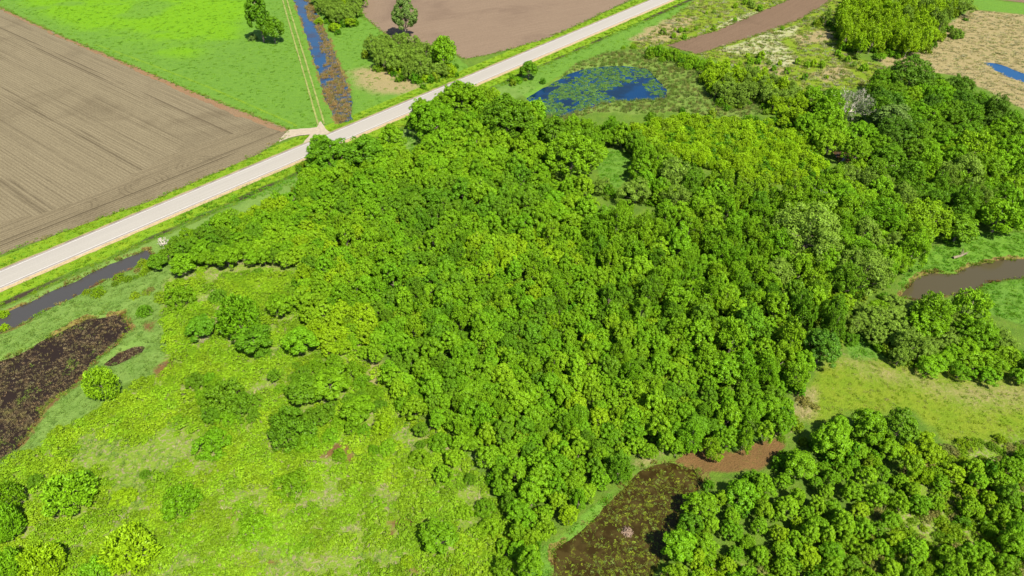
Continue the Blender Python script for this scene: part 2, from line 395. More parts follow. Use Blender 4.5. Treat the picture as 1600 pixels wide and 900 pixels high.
water('marsh_water', MARSH, (.015, .010, .008), .4, .2, 'dark purple-brown flooded marsh with stubble', spec=.12)
water('marsh_pool', MARSH2, (.022, .013, .009), .4, .2, 'small dark pool beside the flooded marsh', spec=.12)
water('roadside_ditch_water', LDITCH, (.040, .038, .036), .10, .15, 'grey water in the straight ditch along the road')
water('bog_water', BROWN, (.020, .013, .003), .35, .2, 'dark brown boggy pond between the woods', (.35, (.036, .026, .007)), spec=.2)
water('creek_water', CREEK, (.05, .03, .015), .1, .2, 'muddy creek glimpsed between the groves')
water('creek_water', CREEK2, (.05, .03, .02), .1, .2, 'dark creek by the right-hand grove edge')

# ------------------------------------------------------------------ the fields
def field_mat(name, ax, c1, c2, c3, rows=True, headland=False, rings=None):
    m, nt, b = mat(name); nb = NB(nt)
    p = nb.pos()
    ang = -math.atan2(ax[1], ax[0])
    q = nb.mapv(p, (1, 1, 1), (0, 0, ang))               # x runs along the rows
    n1 = nb.noise(nb.mapv(q, (.03, 1.9, 1)), 1.0, 5, .75)
    n2 = nb.noise(nb.mapv(q, (.10, 3.0, 1)), 1.0, 3, .7)
    nl = nb.noise(p, .03, 4, .6, .6); nf = nb.noise(p, 2.2, 5, .75); nm = nb.noise(p, .15, 4, .6)
    c = nb.mix(nb.ramp(n1, .32, .68), c1, c2)
    c = nb.mix(nb.math('MULTIPLY', nb.ramp(n2, .52, .75), .55), c, c3)
    c = nb.mix(nb.math('MULTIPLY', nb.ramp(nl, .50, .68), .5), c, c3)
    c = nb.mix(nb.math('MULTIPLY', nb.ramp(nm, .55, .75), .25), c, c2)
    h = n2
    if rows:
        sx = nb.N.new('ShaderNodeSeparateXYZ'); nb.L.new(q, sx.inputs[0])
        y = nb.math('ADD', sx.outputs[1], nb.math('MULTIPLY', nb.noise(p, .02, 2), .8))
        def line(period, off, wd):
            f = nb.math('ABSOLUTE', nb.math('SUBTRACT', nb.math('FRACT', nb.math('ADD', nb.math('DIVIDE', y, period), off)), .5))
            return nb.ramp(f, wd / period * .5, wd / period, 1., 0.)
        fine = nb.math('SINE', nb.math('MULTIPLY', y, 2 * math.pi / .95))
        c = nb.mix(nb.math('MULTIPLY', nb.ramp(fine, -.2, 1.), .38), c, c3)
        brk = nb.ramp(nb.noise(nb.mapv(q, (.03, .4, 1)), 1.0, 3), .38, .6)
        for per, off, wd, k in ((9.1, .1, .34, .55), (9.1, .33, .30, .4), (27.3, .6, .5, .75), (27.3, .668, .5, .75), (13.7, .8, .3, .4), (4.55, .5, .25, .3)):
            c = nb.mix(nb.math('MULTIPLY', nb.math('MULTIPLY', line(per, off, wd), brk), k), c, nb.scalec(c3, .8))
        h = nb.math('ADD', n2, nb.math('MULTIPLY', fine, .25))
    if rings:
        for (x, yy, r0, r1) in rings:
            vm = nb.N.new('ShaderNodeVectorMath'); vm.operation = 'DISTANCE'; nb.L.new(p, vm.inputs[0]); vm.inputs[1].default_value = (x, yy, .04)
            dd = vm.outputs['Value']
            s = nb.math('SINE', nb.math('MULTIPLY', dd, 2 * math.pi / 1.5))
            mk = nb.math('MULTIPLY', nb.ramp(dd, r0, r0 + 1.), nb.ramp(dd, r1 - 1.5, r1, 1., 0.))
            c = nb.mix(nb.math('MULTIPLY', nb.math('MULTIPLY', nb.ramp(s, .1, .9), nb.math('MULTIPLY', mk, nb.ramp(nb.noise(p, .16, 3), .47, .62))), .42), c, nb.scalec(c3, .8))
    c = nb.scalec(c, nb.ramp(nf, .25, .75, .72, 1.26))
    nt.links.new(c, b.inputs['Base Color']); b.inputs['Roughness'].default_value = 1.0; b.inputs['Specular IOR Level'].default_value = .05
    nt.links.new(nb.bump(nb.math('ADD', h, nf), .6, .12), b.inputs['Normal'])
    return m
a0, a1 = px(0, 12)[:2], px(400, 183)[:2]
row_ax = (a1 - a0) / np.hypot(*(a1 - a0))
r_pts = [(225, 288, 2, 8.5), (112, 328, 1, 8), (270, 185, 2, 8), (312, 257, 1.5, 7.5), (305, 258, 1, 6), (238, 255, 3, 7)]
rings = [(*px(u, v)[:2], q0, q1) for u, v, q0, q1 in r_pts]
fm1 = field_mat('tilled_soil_rows', row_ax, (.124, .103, .064), (.148, .124, .078), (.078, .062, .038))
f1 = sheet('ploughed_field', P2(FIELD1), .05, fm1, 'grey-brown tilled field with long crop rows above the road', s=5, jit=.5)
HEAD = [(-90, 360), (0, 345), (60, 335), (110, 318), (180, 290), (215, 268), (250, 248), (300, 232), (345, 215), (400, 196), (452, 203.5), (450, 211.5), (400, 241.5), (250, 307.5), (100, 361.5), (0, 397.5), (-89, 429)]
hm = field_mat('headland_soil', RD, (.116, .095, .058), (.140, .116, .073), (.074, .059, .036), rings=rings)
sheet('headland', P2(HEAD), .058, hm, None, f1, s=9, jit=1.2)
om = field_mat('reddish_soil', row_ax, (.165, .095, .048), (.145, .090, .052), (.135, .105, .068), rows=False)
EDGEB = [(-60, -11), (0, 12.5), (100, 58.5), (200, 100.5), (300, 143.5), (400, 183.5), (450, 203.5), (440, 207), (400, 193), (340, 169), (300, 151), (200, 105), (100, 62), (0, 16), (-60, -6)]
sheet('field_margin', P2(EDGEB), .066, om, None, f1, s=12, jit=.9)
r2 = P2([(1000, 0), (730, 92)]); ax2 = RD
sheet('ploughed_field', P2(FIELD2), .05, field_mat('pink_soil', ax2 + np.array([.5, -.1]), (.128, .092, .064), (.150, .109, .077), (.090, .062, .045), rows=False), 'pinkish brown bare field across the road', s=15, jit=.7)
sheet('ploughed_field', P2(FIELD3), .05, field_mat('strip_soil', RD, (.100, .066, .043), (.122, .082, .055), (.078, .052, .034), rows=False), 'narrow brown tilled strip through the dry grassland', s=18, jit=.5)
sheet('ploughed_field', P2(FIELD4), .05, field_mat('far_soil', RD, (.11, .072, .05), (.13, .09, .063), (.09, .06, .042), rows=False), 'brown field corner beyond the straw marsh', s=21, jit=.5)

# ------------------------------------------------------------------ the road
m, nt, b = mat('pale_road'); nb = NB(nt); p = nb.pos()
q = nb.mapv(p, (1, 1, 1), (0, 0, -math.atan2(RD[1], RD[0])))
st = nb.noise(nb.mapv(q, (.02, 1.6, 1)), 1., 4, .6); nf = nb.noise(p, 3., 4, .7); nl = nb.noise(p, .06, 3)
c = nb.mix(nb.ramp(st, .35, .7), (.235, .220, .196), (.215, .200, .178))
c = nb.mix(nb.math('MULTIPLY', nb.ramp(nl, .4, .7), .5), c, (.22, .204, .18))
sx = nb.N.new('ShaderNodeSeparateXYZ'); nb.L.new(q, sx.inputs[0])
tq = nb.math('ABSOLUTE', nb.math('SUBTRACT', sx.outputs[1], float(-c0[0] * RD[1] + c0[1] * RD[0])))
tr_ = nb.math('ABSOLUTE', nb.math('SUBTRACT', nb.math('ABSOLUTE', nb.math('SUBTRACT', tq, 1.65)), .8))     # worn wheel paths in each lane
c = nb.mix(nb.math('MULTIPLY', nb.ramp(tr_, .1, .5, 1., 0.), nb.ramp(nb.noise(nb.mapv(q, (.05, 1., 1)), 1., 3), .3, .7, .1, .42)), c, (.215, .198, .176))
c = nb.mix(nb.ramp(tq, .02, .09, .35, 0.), c, (.19, .175, .155))                                            # centre joint
c = nb.mix(nb.math('MULTIPLY', nb.ramp(nb.noise(p, .35, 5, .7), .60, .72), .4), c, (.20, .185, .165))
c = nb.scalec(c, nb.ramp(nf, .2, .8, .92, 1.08))
nt.links.new(c, b.inputs['Base Color']); b.inputs['Roughness'].default_value = .9
m_road = m
def plain(name, colr, vary=.15, scale=2., rough=.9):
    m, nt, b = mat(name); nb = NB(nt)
    n = nb.noise(nb.pos(), scale, 4, .65)
    nt.links.new(nb.scalec(colr, nb.ramp(n, .25, .75, 1 - vary, 1 + vary)), b.inputs['Base Color'])
    b.inputs['Roughness'].default_value = rough; b.inputs['Specular IOR Level'].default_value = .15
    return m
S0, S1 = -420., 900.
ss = np.arange(S0, S1 + 1, 12.)
def strip(name, prof, m, parent=None, jit=0.):
    V, Fc = [], []
    k = len(prof)
    for i, s in enumerate(ss):
        for t, z in prof:
            V.append(road_pt(s, t + (rng.normal() * jit if jit else 0), z))
    for i in range(len(ss) - 1):
        for j in range(k - 1):
            a = i * k + j
            Fc.append((a, a + k, a + k + 1, a + 1))
    o = mesh_obj(name, V, Fc, m, parent)
    o.data.update()
    if o.data.polygons[0].normal.z < -.1: o.data.flip_normals()
    return o
road = struct(strip('road', [(-RW - .9, -.25), (-RW, .24), (-RW * .5, .29), (0, .32), (RW * .5, .29), (RW, .24), (RW + .9, -.25)], m_road), 'pale straight paved country road with white edge lines')
m_line = plain('edge_line_paint', (.36, .35, .34), .12, 1.5)
m_seam = plain('shoulder_seam', (.17, .145, .135), .15, .8)
m_grav = plain('shoulder_gravel', (.24, .185, .105), .25, 2.5)
for sgn in (-1, 1):
    strip('edge_line', [(sgn * (RW - .75) - .10, .262 + .012), (sgn * (RW - .75) + .10, .262 + .012)], m_line, road)
    strip('shoulder_seam', [(sgn * (RW - .40) - .13, .268), (sgn * (RW - .40) + .13, .268)], m_seam, road)
ss = np.arange(S0, S1 + 1, 1.5)
for sgn in (-1, 1):
    strip('gravel_shoulder', sorted([(sgn * (RW + .05), .258), (sgn * (RW + .95), .03)]), m_grav, road, jit=.09)
ss = np.arange(S0, S1 + 1, 12.)
m_drive = plain('driveway_gravel', (.255, .215, .16), .14, 1.2)
DRIVE = [(452, 203), (475, 201), (495, 199), (500, 190), (503, 192), (508, 200), (518, 208), (524, 214), (500, 232), (470, 236), (476, 222), (484, 211), (468, 212), (450, 216), (436, 222), (440, 214)]
sheet('driveway', P2(DRIVE), .085, m_drive, 'pale gravel field entrance joining the road', s=23, jit=.4, step=.6)
m_rut = plain('rut_gravel', (.155, .170, .050), .3, .6)
for k, off in enumerate((-.95, .95)):
    pts = P2([(432, -50), (445, 0), (456, 38), (467, 75), (475, 101), (482, 125), (492, 160), (502, 195)])
    pts = resample(pts, 1.5, False)
    L, R_ = [], []
    for i in range(len(pts)):
        t = pts[min(i + 1, len(pts) - 1)] - pts[max(i - 1, 0)]; nn = np.array([t[1], -t[0]]) / np.hypot(*t)
        wv = .22 + .12 * rng.random() if rng.random() > .08 else .12
        cc = pts[i] + nn * (off + .15 * (fbm(np.array([pts[i][0] * .1]), np.array([pts[i][1] * .1]), 4)[0] - .5))
        L.append(cc - nn * wv); R_.append(cc + nn * wv)
    V = [(*q, .16) for q in L] + [(*q, .16) for q in R_]; n = len(pts)
    struct(mesh_obj('wheel_track', V, [(i, i + 1, n + i + 1, n + i) for i in range(n - 1)], m_rut), 'worn wheel rut of the grassy farm track beside the ditch')

# ------------------------------------------------------------------ foliage
def leaf_mat(name, src='OBJECT', transl=.28):
    m = bpy.data.materials.new(name); m.use_nodes = True
    nt = m.node_tree; nt.nodes.clear(); nb = NB(nt)
    out = nb.N.new('ShaderNodeOutputMaterial')
    if src == 'OBJECT': c = nb.N.new('ShaderNodeObjectInfo').outputs['Color']
    else: c = nb.attr('tint', 'INSTANCER').outputs['Color']
    lv = nb.attr('leafv').outputs['Fac']
    n = nb.noise(nb.pos(), .5, 2)
    c = nb.mix(nb.math('MULTIPLY', nb.ramp(n, .4, .7), .35), c, nb.mix(.5, nb.scalec(c, 1.0), (.11, .22, .006)))
    c = nb.scalec(c, nb.ramp(lv, 0, 1, .68, 1.38))
    df = nb.N.new('ShaderNodeBsdfDiffuse'); nb.L.new(c, df.inputs[0])
    tr = nb.N.new('ShaderNodeBsdfTranslucent'); nb.L.new(nb.mix(.4, c, (.18, .27, .004)), tr.inputs[0])
    ms = nb.N.new('ShaderNodeMixShader'); ms.inputs[0].default_value = transl
    nb.L.new(df.outputs[0], ms.inputs[1]); nb.L.new(tr.outputs[0], ms.inputs[2])
    gl = nb.N.new('ShaderNodeBsdfGlossy'); gl.inputs['Roughness'].default_value = .45; gl.inputs[0].default_value = (.9, 1, .8, 1)
    m2 = nb.N.new('ShaderNodeMixShader'); m2.inputs[0].default_value = .006
    nb.L.new(ms.outputs[0], m2.inputs[1]); nb.L.new(gl.outputs[0], m2.inputs[2])
    nb.L.new(m2.outputs[0], out.inputs[0])
    return m
M_LEAF = leaf_mat('leaf_tree'); M_SLEAF = leaf_mat('leaf_scatter', 'INST')
M_BARK = plain('bark', (.16, .13, .10), .3, 3.); M_DEAD = plain('dead_wood', (.33, .30, .26), .2, 3.)

def nrm(v): return v / (np.linalg.norm(v, axis=-1, keepdims=True) + 1e-9)
def leaf_quads(P, N, size, r, aspect=.62, up=None):
    n = len(P)
    t = r.normal(size=(n, 3)) if up is None else up + r.normal(size=(n, 3)) * .35
    t = nrm(t - (t * N).sum(1, keepdims=True) * N)
    bt = np.cross(N, t)
    s = (size * r.uniform(.7, 1.35, n))[:, None]
    V = np.empty((n, 4, 3))
    V[:, 0] = P - t * s * .5; V[:, 2] = P + t * s * .5 - N * s * .12
    V[:, 1] = P + bt * s * .5 * aspect + t * s * .05; V[:, 3] = P - bt * s * .5 * aspect + t * s * .05
    return V.reshape(-1, 3)
def sphere_dirs(n, r):
    v = r.normal(size=(n, 3)); return nrm(v)
def crown(name, seed, R, zb, zt, nl, lr, leaf, nleaf, vert=1.0, spread=.8, m=M_LEAF, upleaf=False, top=.45, wob=.2):
    """a crown of leaf sprays: lobes over a domed envelope, each lobe a shell of small leaf faces"""
    r = np.random.default_rng(seed)
    hz = (zt - zb) / 2; zc = (zt + zb) / 2
    dirs = []
    k = 0; g = math.pi * (3 - math.sqrt(5))
    for i in range(nl):
        z = 1 - (i + .5) / nl * 1.62; rad = math.sqrt(max(0, 1 - z * z)); a = i * g + r.normal() * .35
        dirs.append((rad * math.cos(a), rad * math.sin(a), z))
    dirs = np.array(dirs)
    ph = r.uniform(0, 6.28, 3); a = np.arctan2(dirs[:, 1], dirs[:, 0])
    env = 1 + wob * (np.sin(2 * a + ph[0]) * .5 + np.sin(3 * a + ph[1]) * .5 + r.normal(size=nl) * .45)
    lrad = lr * R * r.uniform(.72, 1.35, nl)
    cen = dirs * np.array([R, R, hz]) * (env * spread)[:, None] * r.uniform(.86, 1.08, nl)[:, None]
    taper = 1 - top * np.clip(cen[:, 2] / hz, 0, 1) * .5
    cen[:, 0] *= taper; cen[:, 1] *= taper
    ni = max(6, nl // 5)                                     # an inner core so that no gap looks right through
    ci = sphere_dirs(ni, r); ci[:, 2] = np.abs(ci[:, 2]) * .9 - .1
    cen = np.concatenate([cen, ci * np.array([R, R, hz]) * r.uniform(.3, .52, ni)[:, None]])
    lrad = np.concatenate([lrad, lr * R * r.uniform(1.0, 1.5, ni)]); dirs = np.concatenate([dirs, ci]); nl += ni
    cen[:, 2] += zc
    wt = lrad ** 2; wt[-ni:] *= .6; cnt = (nleaf * wt / wt.sum()).astype(int) + 6
    Ps, Ns, lv = [], [], []
    for i in range(nl):
        dd = sphere_dirs(cnt[i], r)
        keep = (dd @ nrm(dirs[i] + np.array([0, 0, .5]))) > -.45
        dd = dd[keep]
        bump = 1 + .22 * np.sin(dd[:, 0] * 7 + i) * np.sin(dd[:, 1] * 6 + 2 * i) * np.sin(dd[:, 2] * 7 + i * 3)
        rad = lrad[i] * bump * r.uniform(.72, 1.06, len(dd))
        Ps.append(cen[i] + dd * rad[:, None] * np.array([1, 1, vert]))
        Ns.append(nrm(dd * .85 + np.array([0, 0, .35]) + r.normal(size=dd.shape) * .27))
        lv.append(np.clip(r.normal(.5 + r.normal() * .10, .16, len(dd)), 0, 1))
    P = np.concatenate(Ps); N = np.concatenate(Ns); lv = np.concatenate(lv)
    ok = P[:, 2] > .12
    P, N, lv = P[ok], N[ok], lv[ok]
    if upleaf:
        out = nrm(P - np.array([0, 0, zb - R * .3]))
        N = nrm(np.cross(out, r.normal(size=P.shape)) + out * .55 + np.array([0, 0, .25]))
        V = leaf_quads(P, N, leaf, r, .42, out)
    else:
        V = leaf_quads(P, N, leaf, r)
    return quads_mesh(name, V, len(P), m, lv), cen
def tube(V, Fc, a, b, ra, rb, n=6):
    a, b = np.array(a, float), np.array(b, float)
    d = nrm(b - a); u = nrm(np.cross(d, [.3, .9, .2])); w_ = np.cross(d, u)
    k = len(V)
    for p_, r_ in ((a, ra), (b, rb)):
        for i in range(n):
            t = 2 * math.pi * i / n; V.append(tuple(p_ + (u * math.cos(t) + w_ * math.sin(t)) * r_))
    for i in range(n): Fc.append((k + i, k + (i + 1) % n, k + n + (i + 1) % n, k + n + i))
    Fc.append(tuple(k + n + i for i in range(n)))
def trunk_mesh(name, seed, zt, zb, cen, r0, m=M_BARK):
    r = np.random.default_rng(seed); V, Fc = [], []
    p0 = np.array([0, 0, -.25]); n = 4; pts = [p0]
    for i in range(n): pts.append(np.array([r.normal() * .12 * (i + 1) * .5, r.normal() * .12 * (i + 1) * .5, zt * .8 * (i + 1) / n]))
    for i in range(n): tube(V, Fc, pts[i], pts[i + 1], r0 * (1 - .8 * i / n), r0 * (1 - .8 * (i + 1) / n), 7)
    for c in cen[r.permutation(len(cen))[:9]]:
        j = min(n, max(1, int((c[2] * .55) / (zt * .8) * n)))
        q = pts[j]; mid_ = (q + c) / 2 + np.array([0, 0, -.1 * zt * .3])
        tube(V, Fc, q, mid_, r0 * .42, r0 * .26, 5); tube(V, Fc, mid_, c, r0 * .26, r0 * .07, 5)
    me = bpy.data.meshes.new(name); me.from_pydata(V, [], Fc); me.materials.append(m)
    me.polygons.foreach_set('use_smooth', [True] * len(me.polygons))
    return me
#        R    zb   zt   lobes lr  leaf nleaf vert spread up top wob
KIND = {
 'round':  (3.0, 1.2, 7.6, 62, .205, .36, 7600, .9, .84, False, .45, .18),
 'grand':  (5.0, 1.0, 10.5, 170, .120, .38, 15000, .95, .92, False, .40, .18),
 'grandwillow': (6.0, .6, 9.5, 150, .130, .36, 15000, .9, .90, False, .35, .26),
 'grandcoarse': (6.0, .8, 10., 170, .105, .46, 14000, 1.4, .92, True, .45, .22),
 'clumpy': (3.0, .8, 6.6, 92, .150, .32, 7800, .95, .90, False, .40, .20),
 'ball':   (3.0, .6, 5.8, 84, .160, .33, 7400, .9, .90, False, .30, .16),
 'oval':   (2.7, 1.0, 8.6, 74, .175, .35, 7400, 1.15, .86, False, .55, .18),
 'coarse': (3.0, .8, 8.6, 66, .165, .42, 6400, 1.45, .88, True, .5, .26),
 'willow': (3.2, .6, 6.6, 64, .20, .29, 8200, .85, .86, False, .35, .26),
 'tall':   (2.4, 1.4, 11., 54, .25, .42, 6500, 1.1, .84, False, .6, .18),
 'feather': (3.0, .1, 5.0, 60, .18, .46, 4600, 1.3, .88, True, .45, .16),
 'dome':   (3.0, -1.6, 3.2, 70, .175, .26, 8500, .8, .88, False, .3, .14),
 'aspen':  (1.5, .5, 6.2, 26, .28, .34, 2600, 1.3, .80, True, .5, .24),
 'bush':   (1.0, -.2, 1.7, 20, .32, .24, 1300, .9, .76, False, .4, .2),
}
NVAR = dict(ball=6, grand=4, grandwillow=2, grandcoarse=2, round=6, clumpy=6, oval=6, coarse=6, willow=5, tall=3, feather=4, dome=4, aspen=5, bush=4)
LIB = {}
for kd, (R, zb, zt, nl, lr, leaf, nleaf, vert, spread, up, top, wob) in KIND.items():
    LIB[kd] = []
    for i in range(NVAR[kd]):
        sd = 100 + 37 * i + 1000 * list(KIND).index(kd)
        cm, cen = crown('crown', sd, R, zb, zt, nl, lr, leaf, nleaf, vert, spread, M_LEAF, up, top, wob)
        tm = trunk_mesh('trunk', sd + 5, zt, zb, cen, {'ball': .15, 'grand': .3, 'grandwillow': .35, 'grandcoarse': .3, 'round': .17, 'clumpy': .15, 'oval': .16, 'coarse': .2, 'willow': .2, 'tall': .22, 'feather': .1, 'dome': .09, 'aspen': .08, 'bush': .04}[kd])
        LIB[kd].append((cm, tm))
TINT = {
 'mid': (.098, .236, .006), 'bright': (.124, .270, .007), 'yellow': (.205, .310, .006), 'dark': (.074, .184, .007),
 'olive': (.132, .212, .022), 'grey': (.085, .155, .032), 'deep': (.050, .128, .009), 'lime': (.170, .300, .006), 'acid': (.182, .340, .006),
}
placed = []; PA = [None, 0]
def tree(x, y, R, kind, tint, name, label, cat='tree', group=None, hs=1.0):
    cm, tm = LIB[kind][rng.integers(len(LIB[kind]))]
    z = float(ground_z(x, y))
    root = bpy.data.objects.new(name, None); C.objects.link(root)
    root.empty_display_size = .3
    root.location = (x, y, z - .02)
    s = R / KIND[kind][0]
    root.scale = (s * rng.uniform(.93, 1.07), s * rng.uniform(.93, 1.07), s * hs)
    root.rotation_euler = (rng.normal() * .03, rng.normal() * .03, rng.uniform(0, 6.283))
    c = bpy.data.objects.new('crown', cm); C.objects.link(c); c.parent = root
    k = np.array(TINT[tint]) * rng.uniform(.90, 1.12) * np.array([rng.uniform(1.0, 1.22), 1, 1])
    k[0] = min(k[0], .60 * k[1])
    c.color = (*k, 1)
    t = bpy.data.objects.new('trunk', tm); C.objects.link(t); t.parent = root
    root['label'] = label; root['category'] = cat
    if group: root['group'] = group
    placed.append((x, y, R))
    return root
def at(u, v, rpx, kind, tint, name, label, cat='tree', group=None, hs=1.0):
    """a tree whose crown centre is seen at pixel (u, v); its size fixes the crown's height above the ground it stands on"""
    R0, zb, zt = KIND[kind][:3]
    zc = 3.
    for _ in range(4):
        R = rpx / F * depth(u, v, zc); zc = max(.3, (max(zb, 0) + zt) / 2 * R / R0 * hs)
    q = px(u, v, zc)
    return tree(q[0], q[1], R, kind, tint, name, label, cat, group, hs)
ADJ = {'mid': 'mid-green', 'bright': 'bright green', 'yellow': 'yellow-green', 'dark': 'dark green', 'olive': 'olive', 'grey': 'grey-green', 'deep': 'deep green', 'lime': 'lime green', 'acid': 'bright yellow-green'}
HABIT = {'ball': 'globe-shaped tree', 'grand': 'spreading tree', 'grandwillow': 'billowy tree', 'grandcoarse': 'feathery tree', 'round': 'round tree', 'clumpy': 'knobbly tree', 'oval': 'oval tree', 'coarse': 'feathery tree', 'willow': 'billowy tree', 'tall': 'tall tree', 'feather': 'feathery bush', 'dome': 'low domed bush', 'aspen': 'slender young tree', 'bush': 'small bush'}
NAME = {'ball': 'globe_tree', 'grand': 'spreading_tree', 'grandwillow': 'willow_tree', 'grandcoarse': 'feathery_tree', 'round': 'broadleaf_tree', 'clumpy': 'bushy_tree', 'oval': 'oval_tree', 'coarse': 'feathery_tree', 'willow': 'willow_tree', 'tall': 'tall_tree', 'feather': 'feathery_bush', 'dome': 'domed_bush', 'aspen': 'young_tree', 'bush': 'small_bush'}
def fill(poly, zref, Rr, kinds, tints, where, gap=.80, hs=(.9, 1.15), tries=9000, maxn=700, avoid=(), z_pond=True, cat='tree', dens=None):
    """trees at natural spacing inside an outline of the canopy"""
    pp = P2(poly, zref)
    lo, hi = pp.min(0), pp.max(0)
    n = 0
    X = rng.uniform(lo[0], hi[0], tries); Y = rng.uniform(lo[1], hi[1], tries)
    ok = sdf(pp, X, Y) > 0
    for a in avoid: ok &= sdf(P2(a), X, Y) < 0
    ok &= water_at(X, Y) < -.8
    if dens is not None: ok &= rng.random(tries) < dens(X, Y)
    X, Y = X[ok], Y[ok]
    kk, kw = zip(*kinds.items()); kw = np.array(kw) / sum(kw)
    for x, y in zip(X, Y):
        if n >= maxn: break
        R = rng.uniform(*Rr)
        if len(placed) != PA[1]: PA[0] = np.array(placed); PA[1] = len(placed)
        A_ = PA[0]
        if PA[1] and (np.hypot(A_[:, 0] - x, A_[:, 1] - y) < (A_[:, 2] + R) * gap).any(): continue
        kd = kk[rng.choice(len(kk), p=kw)]
        tt, tw = zip(*tints.items()); tw = np.array(tw) / sum(tw)
        # neighbours tend to share a colour: pick by a slow noise over the ground, with some strays
        v = float(fbm(np.array([x * .045]), np.array([y * .045]), 71)[0]); v = np.clip((v - .28) / .44 + rng.normal() * .22, 0, .999)
        tn = tt[int(np.searchsorted(np.cumsum(tw), v))] if v < np.cumsum(tw)[-1] else tt[-1]
        wh = where if isinstance(where, str) else min(where, key=lambda q: np.hypot(*(px(q[1], q[2])[:2] - (x, y))))[0]
        f = (R - Rr[0]) / (Rr[1] - Rr[0]); sz_ = 'small ' if f < .33 else ('large ' if f > .67 else '')
        lab = f'{sz_}{ADJ[tn]} {HABIT[kd]} {wh}'
        h = rng.uniform(*hs) * (KIND[kd][0] / R) ** .18
        tree(x, y, R, kd, tn, NAME[kd], lab, 'bush' if kd in ('dome', 'feather', 'bush') else cat, lab, h)
        n += 1
    return n
counts = {}

